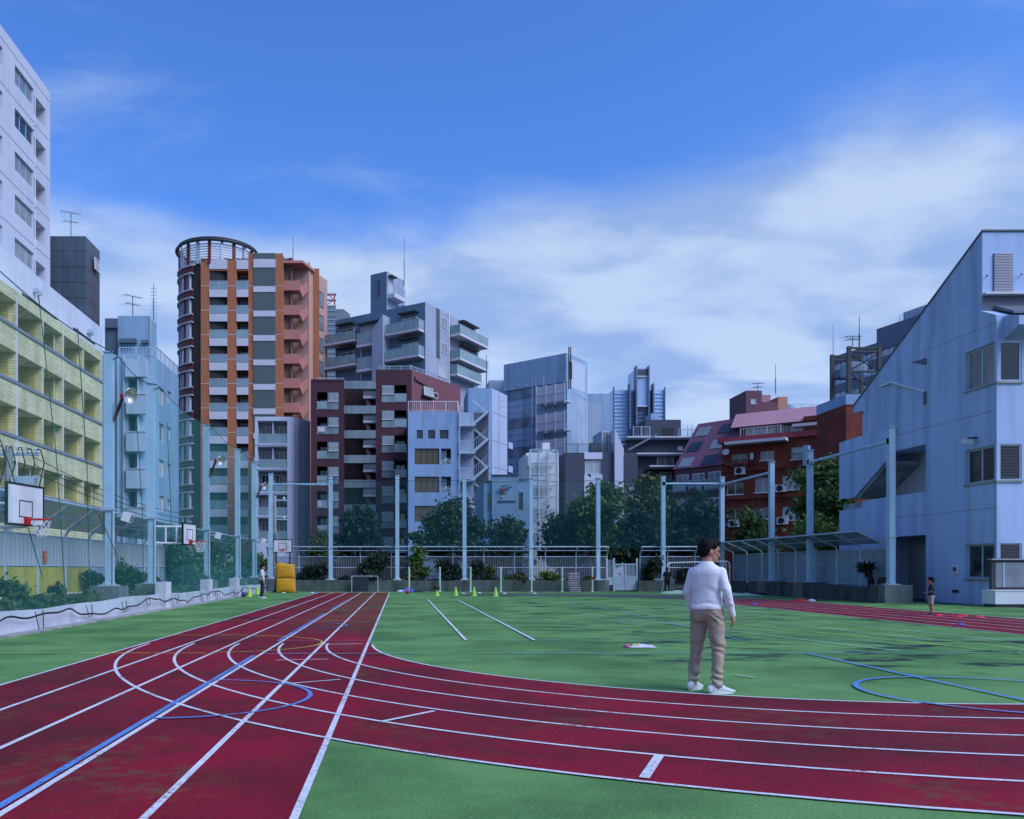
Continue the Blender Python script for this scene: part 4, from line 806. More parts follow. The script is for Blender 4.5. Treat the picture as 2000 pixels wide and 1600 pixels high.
# pink penthouse, stair tower and rear roofs
zq = mz(842,75)
MB().box(w.U(1440),w.L,3.0,9,zt-.5,w.V(1560,838)+1.2).obj('penthouse_wall', whitewall, b.root, w.M)
zp = w.V(1560,838)+1.2; MB().prism([(2.0,zp-.2),(2.2,zp-.2),(4.2,zp+1.4),(9,zp+1.4),(9,zp-.2)], 'x', w.U(1415), w.L).obj('penthouse_roof', pinkr, b.root, w.M)
for x, ww_ in ((1497,12),(1513,14)): window(b.root, w.at(w.U(x),2.92,zt+.9), .9, .9, 2, glass, white)
railing(b.root, w.at(w.U(1440),1.0,zt+.45), 3.5, .9, 'bars', white, .2); MB().box(w.U(1560),w.L,2.2,2.9,zt-.2,zt+2.1).obj('brick_upstand', rbrick, b.root, w.M)
for x0, x1, dz in ((1545,1600,1.0),(1648,1684,1.6)): MB().box(w.U(x0),w.U(x1),.6,1.6,zt+.5+dz*.5,zt+.75+dz*.5).obj('canopy', bandw, b.root, w.M)
ty = 80; lx = lambda p: mx(p,ty)-o.x; zt2 = mz(763,ty); zb2 = zp
MB().box(lx(1457),lx(1488),ty-o.y,ty-o.y+4,zb2,zt2).obj('stair_tower', bplum, b.root)
MB().box(lx(1488)+.02,lx(1522),ty-o.y+.3,ty-o.y+4,zb2,mz(784,ty)).obj('stair_tower', bplum, b.root); MB().box(lx(1522)+.02,lx(1541),ty-o.y+.3,ty-o.y+4,zb2,mz(774,ty)).obj('stair_tower', btan, b.root)
MB().prism([(lx(1488)+.03,mz(784,ty)),(lx(1505),mz(784,ty)),(lx(1496),mz(775,ty)),(lx(1491),mz(763,ty)),(lx(1488)+.03,mz(763,ty))], 'y', ty-o.y+.5, ty-o.y+.8).obj('curved_gable', pinkr, b.root); MB().prism([(lx(1505),mz(784,ty)),(lx(1522),mz(784,ty)),(lx(1524),mz(763,ty)),(lx(1507),mz(763,ty)),(lx(1509),mz(776,ty))], 'y', ty-o.y+2, ty-o.y+2.3).obj('curved_gable', pinkr, b.root)
window(b.root, T(lx(1466),ty-o.y-.06,mz(790,ty)), .5, .5, 1, glass_lite, steel)
MB().box(lx(1570),lx(1720),ty-o.y+1,ty-o.y+6,0,mz(803,ty)).obj('rear_block', whitewall, b.root); railing(b.root, T(lx(1530),ty-o.y+.8,mz(812,ty)), lx(1680)-lx(1530), 1.3, 'rails', steel)
for x in (1545,1560): MB().lathe((lx(x),ty-o.y+2,mz(812,ty)), [(.5,0),(.5,1.3),(.4,1.45)], 14).obj('water_tank', silv, b.root)
MB().box(lx(1645),lx(1700),ty-o.y-2,ty-o.y+.5,0,mz(790,ty)).obj('rear_block', rbrick, b.root)
antenna((mx(1502,ty),ty+2.5,mz(763,ty)), 1.25, 'television antenna on the plum stair tower of the brick apartments', 5, .4)
mast((mx(1524,ty),ty+1,mz(765,ty)), 2.9, 'tall rod beside the plum stair tower', r=.04)
# ---- office tower and roof frame on the right
otg = mat('office_glass', (.40,.52,.68), .2, .2, .1); ofb = mat('office_band', (.12,.14,.20), .6)
Yb = 170; A = Vector((mx(1628,Yb),Yb)); B_ = Vector((mx(1800,150),150))
b = Bld('office_tower', 'dark banded office tower rising behind the white school roof slope', [tuple(A),tuple(B_),(B_.x+15,B_.y+20),(A.x+15,A.y+20)], mz(697,Yb), otg, [.4,0,0,0], 'office tower')
w = b.w[0]; z = mz(697,Yb); k = 0
MB().box(0,w.L,-.0,.4,0,1).obj('plinth', ofb, b.root, w.M)
for k in range(12):
    b.slab(0, (0,z-1.6-3.0*k,w.L,z-3.0*k), -.05, .4, ofb, 'floor_band', px=False)
    for j in range(16): b.slab(0, (w.L*j/16-.08,z-3.0*(k+1)+.05,w.L*j/16+.08,z-1.65-3.0*k), .1, .4, white, 'window_bar', px=False)
b.slab(0, (w.L*.45,z,w.L,z+3.2), 1.5, 6, ofb, 'roof_storey', px=False); b.slab(0, (w.L*.7,z+3.2,w.L,z+5.0), 2.5, 6, otg, 'roof_storey', px=False)
railing(b.root, w.at(w.L*.7,1.6,z+3.2), w.L*.3, 1.2, 'rails', darkmetal)
Yb = 62; f_ = empty('roof_steel_frame', (mx(1657,Yb),Yb,0), 'black steel roof frame with cross bracing and a tank, left of the school roof', 'steel frame'); lx = lambda p: mx(p,Yb)-mx(1657,Yb)
MB().box(lx(1648),lx(1730),-.3,4,0,mz(792,Yb)).obj('support_block', rbrick, f_); MB().box(lx(1647),lx(1735),-.35,4,mz(792,Yb),mz(772,Yb)).obj('support_block', lblue, f_)
for x in (1658,1717):
    for y in (0,2.4): MB().box(lx(x)-.13,lx(x)+.13,y-.13,y+.13,mz(772,Yb),mz(677,Yb)).obj('post', darkmetal, f_)
for yy in (680,687,726,770):
    for y in (0,2.4): MB().box(lx(1658),lx(1717),y-.1,y+.1,mz(yy+1.6,Yb),mz(yy-1.6,Yb)).obj('beam', darkmetal, f_)
for a_, c_ in ((690,724),(728,768)): MB().tube([(lx(1659),-.05,mz(c_,Yb)),(lx(1716),-.05,mz(a_,Yb))], .05, 4).tube([(lx(1659),.05,mz(a_,Yb)),(lx(1716),.05,mz(c_,Yb))], .05, 4).obj('brace', darkmetal, f_)
sc_ = MB(); [sc_.box(lx(1668)+.11*k,lx(1668)+.11*k+.05,1.0,1.06,mz(722,Yb),mz(700,Yb)) for k in range(15)]; sc_.obj('tank_screen', steel, f_); MB().box(lx(1672),lx(1710),1.2,2.2,mz(724,Yb),mz(702,Yb)).obj('tank', silv, f_)
antenna((mx(1665,Yb),Yb+.0,mz(677,Yb)), .7, 'flat television antenna on the black roof frame', 5, .3)
mast((mx(1713,Yb),Yb+2.4,mz(677,Yb)), 3.0, 'thick rod standing on the black roof frame', r=.05); mast((mx(1660,Yb),Yb+2.4,mz(677,Yb)), 2.4, 'whip rod on the left corner of the black roof frame', r=.02)
# ================================================================ white school building on the right
sch = mat('school_white_render', (.41, .53, .74), .85, .07, .35, .12, 10, streak=.26); schr = mat('school_roof', (.12,.14,.17), .7)
SX = 22.9
b = Bld('school_building', 'white school building with a steep sloping roof and corner windows', [(SX,40.5),(SX,31.4),(38,31.4),(38,40.5)], 9.0, sch, [1.5,.3,0,0], 'school', body_mat=mat('school_recess', (.42,.43,.45), .85))
w = b.w[0]; u_ = lambda Y: 40.5-Y
cw = [(8.6,10.15),(4.82,6.2),(1.03,2.4)]
hs = [(u_(38.3),4.78,u_(35.64),6.85),(u_(38.3),-.1,u_(35.64),2.9)]+[(u_(33.16),a,8.97,c) for a, c in cw]
holed(3.9,8.97,0,10.9,hs,1.5).obj('wall', sch, b.root, w.M); holed(0,3.899,0,4.78,hs+[(1.2,-.1,3.9,2.9)],1.5).obj('wall', sch, b.root, w.M); holed(0,3.899,6.85,9.0,[],1.5).obj('wall', sch, b.root, w.M)
fh = [(.1,a,.95,c) for a, c in cw]
holed(-.004,15,0,11.0,fh,.12).obj('wall', sch, b.root, b.w[1].at(0,-.005,0))
for k, (a, c) in enumerate(cw):
    window(b.root, w.at(u_(33.16),.12,a), 33.16-31.54, c-a, 2, [glass_mid,glass,glass][k], steel); window(b.root, b.w[1].at(.1,.02,a), .85, c-a, 1, glass, steel)
    MB().box(u_(33.2),9.1,-.06,.1,a-.08,a).obj('sill', concrete, b.root, w.M); MB().box(-.05,1.0,-.06,.1,a-.081,a-.001).obj('sill', concrete, b.root, b.w[1].M)
    if k: 
        lv = MB(); [lv.box(.17,.88,.0,.015,a+.06+.12*j,a+.13+.12*j) for j in range(11)]; lv.obj('blind', darkmetal, b.root, b.w[1].M)
zd = lambda Y: 14.7-(Y-32.25)*.557
o = b.root.location
def prX(poly, x0, x1, m, name): return MB().prism([(p[0]-o.y,p[1]) for p in poly], 'x', x0-o.x, x1-o.x).obj(name, m, b.root)
prX([(33.4,9.0),(33.4,zd(33.4)),(41.4,zd(41.4)),(41.4,9.3),(40.5,9.25),(40.5,9.0)], SX+.05, 37.9, sch, 'roof_wedge')
prX([(32.25,11.4),(32.25,14.7),(33.399,zd(33.4)),(33.399,11.4)], SX+.05, 37.9, sch, 'roof_wedge')
prX([(31.4,10.9),(31.4,11.15),(33.5,12.2),(35.95,10.9)], SX-.02, 37.8, sch, 'lower_roof')
prX([(32.2,14.7),(32.2,14.76),(41.45,zd(41.45)+.07),(41.45,zd(41.45)+.0)], SX, 37.95, schr, 'roof_edge')
prX([(31.2,11.16),(31.2,11.26),(33.5,12.42),(33.5,12.22)], SX+.5, 37.95, schr, 'roof_edge')
prX([(30.6,10.55),(31.38,10.2),(31.38,11.1),(30.6,10.9)], SX+.25, 37.7, sch, 'eave')
# louvred opening in the roof tower, front side
lxp = lambda p: mx(p,32.2)-o.x
fr_ = Wall(b.root, (SX,32.25), (38,32.25)); MB().box(lxp(1941),lxp(1980),-.012,.0,mz(573,32.2),mz(494,32.2)).obj('louvre_recess', schr, b.root, fr_.M)
lv = MB(); [lv.box(lxp(1942),lxp(1977),-.07,-.013,mz(571,32.2)+.062*k,mz(571,32.2)+.062*k+.03) for k in range(25)]; lv.obj('louvre', bandw, b.root, fr_.M)
MB().box(0,15,-.25,.0,mz(577,32.2),mz(573,32.2)).obj('ledge', white, b.root, fr_.M); MB().box(.05,15,-.02,.0,mz(600,32.2)-.3,mz(577,32.2)).obj('shade_strip', schr, b.root, fr_.M)  # dark strip paints the shade of a recess below the ledge
for p, q in ((1925,540),(1992,537)): MB().tube([(lxp(p)-.1,-.25,mz(q,32.2)-.02),(lxp(p)+.12,0,mz(q,32.2)+.05)], .02, 5).obj('flag_bracket', darkmetal, b.root, fr_.M)
# small openings and ledges on the side wall
def prS(pp, x0, x1, m, name): return prX([(SX*F/(p-CX), mz(q,SX*F/(p-CX))) for p, q in pp], x0, x1, m, name)
prS([(1781,708),(1810,699),(1810,713)], SX-.03, SX+.3, schr, 'vent_opening'); prS([(1804,765),(1810,764),(1810,790),(1804,791)], SX-.03, SX+.3, schr, 'vent_opening')
prS([(1720,754),(1743,745),(1808,763),(1808,766),(1743,748),(1720,757)], SX-.1, SX+.04, white, 'relief_ledge')
prS([(1643,865),(1643,975),(1672,972),(1735,900),(1735,836)], SX-.1, SX+.12, sch, 'stair_parapet')
prS([(1643,998),(1643,1170),(1738,1160),(1738,970),(1716,975),(1716,988),(1686,992)], SX-.1, SX+.12, sch, 'stair_parapet')
prS([(1674,972),(1736,901),(1736,906),(1676,975)], SX-.02, SX+1.4, concrete, 'stair_soffit')
prX([(38.4,4.4),(42.5,4.4),(42.5,4.75),(38.4,4.75)], SX+.13, SX+2.5, concrete, 'landing'); prX([(40.6,0),(42.5,0),(42.5,9.0),(40.6,9.0)], SX+2.2, 37.9, sch, 'rear_wall')
for q0, q1 in ((785,1172),): prS([(1746,875),(1750,874),(1750,1170),(1746,1171)], SX-.004, SX+.0, sch, 'joint_strip')
for pp in ([(1720,857),(1945,801)],[(1750,1010),(1945,991)]): prS([pp[0],pp[1],(pp[1][0],pp[1][1]+1.2),(pp[0][0],pp[0][1]+1.2)], SX-.008, SX+.01, concrete, 'joint_line')
lw = w.at(w.U(1903),-.3,w.V(1903,860)); MB().box(-.1,.25,-.15,.12,-.12,.05).obj('wall_lamp', white, b.root, lw @ Matrix.Rotation(.25,4,'Y')); MB().box(.05,.2,.0,.3,.05,.1).obj('lamp_bracket', darkmetal, b.root, lw)
b.slab(0, (1863,1104,1873,1121), -.06, 0, white, 'control_box'); b.slab(0, (1865.5,1108,1870,1116), -.09, -.06, darkmetal, 'control_dial')
for x in (1860.5,1865,1869.5): b.slab(0, (x,1152,x+3,1158), -.03, 0, darkmetal, 'wall_socket')
b.slab(0, (1812,1179,1944,1184), -.12, 0, darkmetal, 'base_gutter')
nb = empty('notice_case', (mx(1948,30.6),30.9,0), 'framed notice case standing on a white block by the school corner', 'notice case')
MB().box(0,2.0,0,.12,.62,1.75).obj('case_body', darkmetal, nb); MB().box(.14,1.9,-.02,0,.72,1.65).obj('glass_door', glass_mid, nb); MB().box(.42,.47,-.035,-.02,.72,1.65).obj('mullion', steel, nb); MB().box(-.05,2.1,-.1,.2,1.75,1.8).obj('hood', concrete, nb)
for x in (.1,1.8): MB().box(x,x+.1,.01,.11,.0,.62).obj('leg', darkmetal, nb)
wb = empty('white_storage_box', (mx(1948,29.9),30.0,0), 'low white storage box on a dark plinth below the notice case', 'box'); MB().box(0,2.2,.0,.7,.12,.6).obj('body', white, wb); MB().box(.05,2.1,.05,.65,0,.12).obj('plinth', darkmetal, wb); MB().box(-.02,2.22,-.02,.72,.6,.63).obj('lid', white, wb)
# ================================================================ net poles
soil = mat('planter_soil', (.035,.03,.022), .95, .3, 3, .5, 20)
foot_m = mat('footing_concrete', (.14,.17,.165), .95, .3, 1.5, .4, 14, streak=.45)
def net_pole(x, y, z0, z1, label, wide=False, block=(.8,.8), rz=0, zb=0):
    r = empty('net_pole', (x,y,0), label, 'pole', 'net poles round the sports ground')
    if wide:
        MB().box(-.09,.09,-.09,.09,z0,3.3).obj('lower_post', paleblue, r); MB().box(-.13,.13,-.12,.12,3.3,z1).obj('upper_post', paleblue, r)
        MB().box(-.16,.16,-.15,.15,3.22,3.32).obj('collar', steel, r); MB().tube([(.16,-.08,z0),(.16,-.08,3.2)], .04, 6).obj('cable_pipe', steel, r)
    else:
        MB().box(-.12,.12,-.12,.12,z0,z1).obj('post', paleblue, r); MB().box(-.15,.15,-.15,.15,2.72,2.82).obj('collar', steel, r)
    bp = MB().box(-.26,.26,-.26,.26,z0,z0+.04)
    for s in (-1,1): bp.prism([(-.24*s,z0+.04),(0,z0+.3),(0,z0+.04)] if s > 0 else [(.24,z0+.04),(0,z0+.3),(0,z0+.04)], 'y', -.02, .02)
    bp.obj('base_plate', steel, r); MB().box(-.16,.16,-.16,.16,z1,z1+.03).obj('cap', steel, r)
    MB().tube([(0,0,z1-.25),(.28,0,z1-.12)], .02, 4).obj('cable_arm', darkmetal, r)
    MB().box(-block[0],block[0],-block[1],block[1],zb,z0).obj('footing', foot_m, r)
    return r
LX_ = -9.0; NP = [(213,8.1),(295,8.1),(403,8.1),(464,8.05),(496,8.0)]
lp = []
for k, (p, z) in enumerate(NP):
    Y = LX_*F/(p-CX); lp.append(Y); net_pole(LX_, Y, .88, z, ['nearest tall pale net pole on the left, one hoop further right','tall net pole carrying the left basketball arm','third tall net pole from the left with a floodlight','fourth tall net pole from the left','fifth tall net pole from the left, near the far corner'][k], True, (.45,.45))
net_pole(-8.1, 51.6, .8, 7.4, 'corner net pole behind the yellow padded hoop', False, (.5,.45))
BX = [(646,930),(776,930),(907,932),(1037,934),(1168,934),(1295,931),(1410,932)]; Yr = 51.75
for k, (p, q) in enumerate(BX): net_pole(mx(p,Yr), Yr, .72, mz(q,Yr), ORD[k]+' net pole from the left along the far fence', False, (.6,.42))
RP = [(1507,903),(1582,880),(1740,835)]; RXp = 20.5
for k, (p, q) in enumerate(RP): Y = RXp*F/(p-CX); net_pole(RXp, Y, .75, mz(q,Y), ['right hand net pole farthest from the school','right hand net pole in front of the brick apartments','right hand net pole in front of the school wall'][k], False, (.57,.55))
def beam(p, q, label, r=.07):
    o = empty('net_beam', p, label, 'beam', 'horizontal beams between net poles'); d = Vector(q)-Vector(p); MB().tube([(0,0,0),tuple(d)], r, 6).obj('pipe', paleblue, o)
    for t in (.01,.99): MB().box(-.12,.12,-.12,.12,-.12,.12).obj('clamp', steel, o, Matrix.Translation(d*t))
beam((-8.1,51.6,6.75),(mx(646,Yr),Yr,6.75), 'steel beam between the corner pole and the next far pole')
beam((mx(1295,Yr),Yr,6.8),(mx(1410,Yr),Yr,6.8), 'steel beam between the two far poles nearest the right corner')
Y7 = RXp*F/(1507-CX); Y8 = RXp*F/(1582-CX); Y9 = RXp*F/(1740-CX)
beam((mx(1410,Yr),Yr,6.75),(RXp,Y7,6.75), 'rising steel beam left of the tall right hand poles'); beam((RXp,Y8,6.75),(RXp,Y9,6.75), 'steel beam crossing in front of the brick apartments to the school pole')
# ---- nets
netm = mat('green_net', (.10,.42,.40), .9, .12, .7, alpha=.10, spec=.0); netf = mat('green_net_doubled', (.09,.40,.38), .9, .15, .7, alpha=.17, spec=.0); netb = mat('far_net', (.05,.22,.25), .9, .12, .7, alpha=.10, spec=.0); rope = mat('green_rope', (.01,.10,.07), .8); ropek = mat('dark_rope', (.012,.02,.02), .8)
nl = empty('safety_net', (-8.78,8,0), 'tall green safety net hung along the left side between the poles', 'net')
ys = [8.0,16.5]+lp+[51.4]
def sag(Y): return .30+.10*math.sin(Y*.75)+.05*math.sin(Y*1.9+1)+.03*math.sin(Y*4.1)
for k, (a, c) in enumerate(zip(ys[:-1], ys[1:])):
    m_ = MB(); n = 44; rows_ = 6
    def NPt(i, j):
        Y = a+(c-a)*i/n; t = j/rows_; zt_ = 8.08-.25*math.sin(pi*i/n)*(1 if k else 0); zb_ = sag(Y) if Y < 50 else .3
        return (.06*math.sin(Y*1.7+j)*(1-t)+(.0 if t > .1 else .62), Y-8, zb_+(zt_-zb_)*t)
    for i in range(n):
        for j in range(rows_): m_.quad(NPt(i,j),NPt(i+1,j),NPt(i+1,j+1),NPt(i,j+1))
    m_.obj('net_panel', netm if k < 3 else netf, nl, smooth=True)
    MB().tube([NPt(i,rows_) for i in range(n+1)], .016, 4).obj('top_cable', rope, nl); MB().tube([NPt(i,0) for i in range(n+1)], .022, 4).obj('bottom_rope', ropek, nl)
for y0, z0, y1, z1 in ((15.2,7.9,16.3,.7),(20.0,8.0,21.6,.6),(22.4,8.0,23.3,.6),(27.4,6.5,28.2,.5),(31,7.0,31.6,.5),(34,7.2,33.2,.5),(16.6,6,20.2,1.2),(24,3,26.3,.9)):
    MB().tube([(-.02,y0-8,z0),(.02,(y0+y1)/2-8+.12,(z0+z1)/2),(-.02,y1-8,z1)], .013, 4).obj('hanging_rope', rope, nl)
for k in range(9):
    y = 18+k*3.1+random.uniform(-.8,.8); h_ = random.uniform(.25,.5); x0 = .56
    MB().tube([(x0,y-8,.45),(x0+.05,y-7.9,.45-h_),(x0+.06,y-7.7,.5-h_),(x0,y-7.6,.45)], .012, 4).obj('rope_loop', ropek, nl)
nb_ = empty('far_safety_net', (-8.1,51.5,0), 'fine dark net hung between the poles along the far fence', 'net')
xs_ = [-8.1]+[mx(p,Yr) for p, q in BX]
for a, c in zip(xs_[:-1], xs_[1:]):
    m_ = MB(); P = lambda i, j: (a+(c-a)*i/8+8.1, .03*math.sin(i*2+j), 2.7+(4.35-.16*math.sin(pi*i/8))*j/3)
    for i in range(8):
        for j in range(3): m_.quad(P(i,j),P(i+1,j),P(i+1,j+1),P(i,j+1))
    m_.obj('net_panel', netb, nb_); MB().tube([P(i,3) for i in range(9)], .014, 4).obj('top_cable', ropek, nb_)
# ================================================================ planter walls
pl = empty('left_planter_wall', (-8.3,8,0), 'low pale wall with jagged top holding the left planting bed', 'wall')
n = 60; top_ = [(.52+.03*math.sin(k*.3)+.015*math.sin(k*1.1)) for k in range(n+1)]
m_ = MB()
for k in range(n):
    y0, y1 = 43*k/n, 43*(k+1)/n; m_.quad((0,y0,0),(0,y1,0),(-.05,y1,top_[k+1]),(-.05,y0,top_[k])); m_.quad((-.05,y0,top_[k]),(-.05,y1,top_[k+1]),(-.28,y1,top_[k+1]-.03),(-.28,y0,top_[k]-.03)); m_.quad((-.28,y0,top_[k]-.03),(-.28,y1,top_[k+1]-.03),(-.28,y1,0),(-.28,y0,0))
m_.obj('wall_body', palewall, pl); MB().box(0,.32,0,43,.0,.035).obj('gutter_strip', concrete, pl)
for k, p in enumerate((325,408,462)): Y = -8.3*F/(p-CX); MB().box(-.3,.08,Y-8-.35,Y-8+.35,.0,.95).obj('wall_pier', palewall, pl)
MB().box(-2.3,-.28,0,43.2,0,.42).obj('soil', soil, pl)
mossy = mat('mossy_concrete', (.09,.115,.105), .95, .3, 1.2, .4, 14, streak=.5)
pb = empty('far_planter_wall', (-8.4,51.3,0), 'low concrete wall of the planting bed along the far fence', 'wall')
xg0, xg1 = mx(1182,51.3)+8.4, mx(1246,51.3)+8.4
for k, (a, c) in enumerate(((0,5.6),(5.6,8.3),(8.3,12.4),(12.4,16.6),(16.6,xg0),(xg1,25.2))): MB().box(a+.02,c-.02,.01*(k%2),.25,0,.72-.02*(k%3)).obj('wall_block', mossy, pb)
MB().box(.05,xg0,.26,1.2,0,.6).obj('soil', soil, pb); MB().box(xg1,25.2,.26,1.2,0,.6).obj('soil', soil, pb)
pr = empty('right_planter_wall', (20.0,34.6,0), 'stained concrete wall of the planting bed on the right', 'wall')
stained = mat('stained_concrete', (.075,.085,.088), .95, .35, 1.6, .4, 14, streak=.6)
for k in range(6): MB().box(0,.25,.02+2.75*k,2.73+2.75*k,0,.62+.06*(k%2)).obj('wall_block', stained, pr)
MB().box(.26,1.6,0,16.5,0,.5).obj('soil', soil, pr); MB().box(-.1,.9,-.5,.0,0,.72).obj('end_block', stained, pr)
# ================================================================ fences
slat_d = mat('far_fence_bar', (.17,.20,.22), .6, .1); slat = mat('fence_slat_paint', (.42,.47,.50), .6, .1); sheet = mat('fence_sheet', (.24,.34,.41), .6, .15, .8, streak=.2); canopy_m = mat('canopy_sheet', (.15,.24,.29), .5, .15, .6, alpha=.85, streak=.15)
def fence_run(root, A, B, pitch, label_mat, z0, zmid, ztop, zout, lean, panel='bars', sheet_roof=True, out=1):
    A = Vector((*A,0)); B = Vector((*B,0)); d = B-A; Lg = d.length; u = d.normalized(); nrm = Vector((-u.y,u.x,0))*out; n = max(1, round(Lg/pitch)); step = Lg/n; o = root.location
    for k in range(n+1):
        p = A+u*step*k-o; q = p-nrm*lean
        MB().tube([(p.x,p.y,z0),(p.x,p.y,ztop-.12),tuple(p-nrm*.06+Vector((0,0,ztop+.03))),(q.x,q.y,zout)], .045, 6).obj('bent_post', steel, root)
    for z in (z0+.15, zmid, ztop-.15): a = A-o; c = B-o; MB().tube([(a.x,a.y,z),(c.x,c.y,z)], .03, 5).obj('rail', steel, root)
    a = A-o-nrm*lean; c = B-o-nrm*lean; MB().tube([(a.x,a.y,zout),(c.x,c.y,zout)], .04, 5).obj('top_rail', steel, root)
    a = A-o-nrm*lean*.5; c = B-o-nrm*lean*.5; MB().tube([(a.x,a.y,(zout+ztop)/2),(c.x,c.y,(zout+ztop)/2)], .025, 5).obj('top_rail', steel, root)
    for k in range(n):
        p = A+u*step*k-o; M_ = T(p.x,p.y,0,math.atan2(u.y,u.x))
        if panel == 'bars':
            m_ = MB(); nb = int(step/.115)
            for j in range(nb): x = .06+(step-.12)*(j+.5)/nb; m_.box(x-.022,x+.022,-.012,.012,z0+.18,ztop-.18)
            tag(m_.obj('bar_panel', slat_d, root, M_), kind='stuff')
        elif panel == 'mixed':
            m_ = MB(); nb = int(step/.13)
            for j in range(nb): x = .06+(step-.12)*(j+.5)/nb; m_.box(x-.05,x+.05,-.02+.012*(j%2),.02,zmid+.03,ztop-.18)
            tag(m_.obj('ribbed_panel', slat, root, M_), kind='stuff')
            MB().box(.06,step-.06,.0,.02,z0+.2,zmid-.03).obj('lower_panel', MATS.get('yellow_green_panel') or mat('yellow_green_panel', (.42,.40,.06), .7, .2, 1, streak=.25), root, M_) if k < label_mat else MB().box(.06,step-.06,.0,.02,z0+.2,zmid-.03).obj('lower_panel', sheet, root, M_)
        else:
            for z1_, z2_ in ((z0+.18,zmid-.04),(zmid+.04,ztop-.2)): MB().box(.05,step-.05,.0,.02,z1_,z2_).obj('panel', sheet, root, M_)
        if sheet_roof:
            p0 = A+u*(step*k+.02)-o; p1 = A+u*(step*(k+1)-.02)-o; q0 = p0-nrm*(lean-.03); q1 = p1-nrm*(lean-.03); z1_, z2_ = ztop+.09, zout+.05
            MB().quad((p0.x,p0.y,z1_),(p1.x,p1.y,z1_),(q1.x,q1.y,z2_),(q0.x,q0.y,z2_)).obj('canopy_sheet', canopy_m, root)
f1 = empty('left_street_fence', (-10.6,14,0), 'pale ribbed street fence with leaning canopy behind the left net', 'fence'); fence_run(f1, (-10.6,14), (-10.6,52), 2.0, 7, .45, 1.5, 2.55, 3.3, 1.0, 'mixed', True, 1)
f2 = empty('far_bar_fence', (-8.4,52.4,0), 'grey bar fence with overhanging rails along the far side', 'fence'); fence_run(f2, (-8.4,52.4), (mx(1185,52.4),52.4), 1.93, 0, .6, 1.5, 2.35, 2.82, .45, 'bars', False, 1)
f3 = empty('short_bar_fence', (mx(1250,52.4),52.4,0), 'short grey bar fence right of the gate', 'fence'); fence_run(f3, (mx(1250,52.4),52.4), (mx(1410,52.4),52.4), 1.75, 0, .6, 1.5, 2.35, 2.82, .45, 'bars', False, 1)
f4 = empty('right_canopy_fence', (21.2,52,0), 'sheet panel fence under a curved canopy along the right side', 'fence'); fence_run(f4, (21.2,52), (21.2,35.6), 2.05, 0, .55, 1.5, 2.45, 3.05, 1.3, 'sheet', True, 1)
# gate
gatep = mat('gate_paint', (.36,.44,.50), .6, .12, 1.5, streak=.2)
gt = empty('metal_gate', (mx(1182,51.6),51.6,0), 'pale sliding gate with bars above a solid panel in the far wall', 'gate'); gw = mx(1246,51.6)-mx(1182,51.6)
for x in (0.05,.5,gw-.12): MB().box(x,x+.1,-.05,.05,0,2.1).obj('post', steel, gt)
MB().box(.62,gw-.14,-.03,.03,.08,1.0).obj('lower_panel', gatep, gt); MB().box(.62,gw-.14,-.025,.025,1.68,1.75).obj('top_rail', steel, gt)
for j in range(16): x = .66+(gw-.86)*j/15; MB().box(x-.015,x+.015,-.015,.015,1.0,1.68).obj('bar', steel, gt)
for j in range(4): x = .18+.09*j; MB().box(x-.015,x+.015,-.015,.015,.9,2.0).obj('bar', steel, gt)
MB().box(.15,.5,-.025,.025,.4,.9).obj('side_panel', gatep, gt); MB().box((gw+.5)/2-.04,(gw+.5)/2+.04,-.05,-.03,.1,1.7).obj('centre_stile', steel, gt)
for x in (.8,1.2,1.6): MB().lathe((x,0,0), [(.05,0),(.05,.08)], 8).obj('wheel', black, gt)
# ---- left floodlights on poles
def floodlight(x, y, z, label, s=1.0):
    r = empty('floodlight', (x,y,z), label, 'floodlight'); MB().tube([(0,0,0),(.32*s,-.1,.75*s)], .05, 6).obj('arm', mat('rusty_arm',(.10,.045,.03),.8,.3,6), r)
    MB().tube([(.25*s,-.1,.72*s),(.36*s,-.12,.8*s)], .07, 8).obj('lamp_socket', red_paint, r)
    MB().lathe((0,0,0), [(.05,-.12),(.10,-.05),(.2,.06),(.27,.17),(.255,.17),(.18,.07),(.05,-.02)], 18).obj('reflector', mat('polished_reflector',(.75,.76,.78),.2,.05,metal=.8), r, Matrix.Translation((.45*s,-.16,.78*s)) @ Matrix.Rotation(math.radians(115),4,'Y') @ Matrix.Rotation(math.radians(25),4,'X'), smooth=True)
    return r
floodlight(LX_+.15, lp[0], 6.0, 'round floodlight on a rusty arm on the nearest left pole'); floodlight(LX_+.15, lp[2], 5.7, 'round floodlight on the third left pole'); floodlight(LX_+.15, lp[4], 5.8, 'round floodlight on the left pole near the far corner')
def squarelight(x, y, z, label):
    r = empty('square_lamp', (x,y,z), label, 'lamp'); MB().box(-.2,0,-.03,.03,-.03,.03).obj('bracket', steel, r); MB().box(0,.26,-.16,.16,-.14,.14).obj('housing', white, r, Matrix.Rotation(.3,4,'Y')); MB().box(.262,.27,-.11,.11,-.10,.10).obj('lens', glass_mid, r, Matrix.Rotation(.3,4,'Y')); return r
squarelight(LX_+.45, lp[0], 3.05, 'small square lamp on the nearest left pole'); squarelight(LX_+.45, lp[2], 3.0, 'small square lamp on the third left pole'); squarelight(LX_+.5, lp[4], 3.2, 'small square lamp near the far left corner')
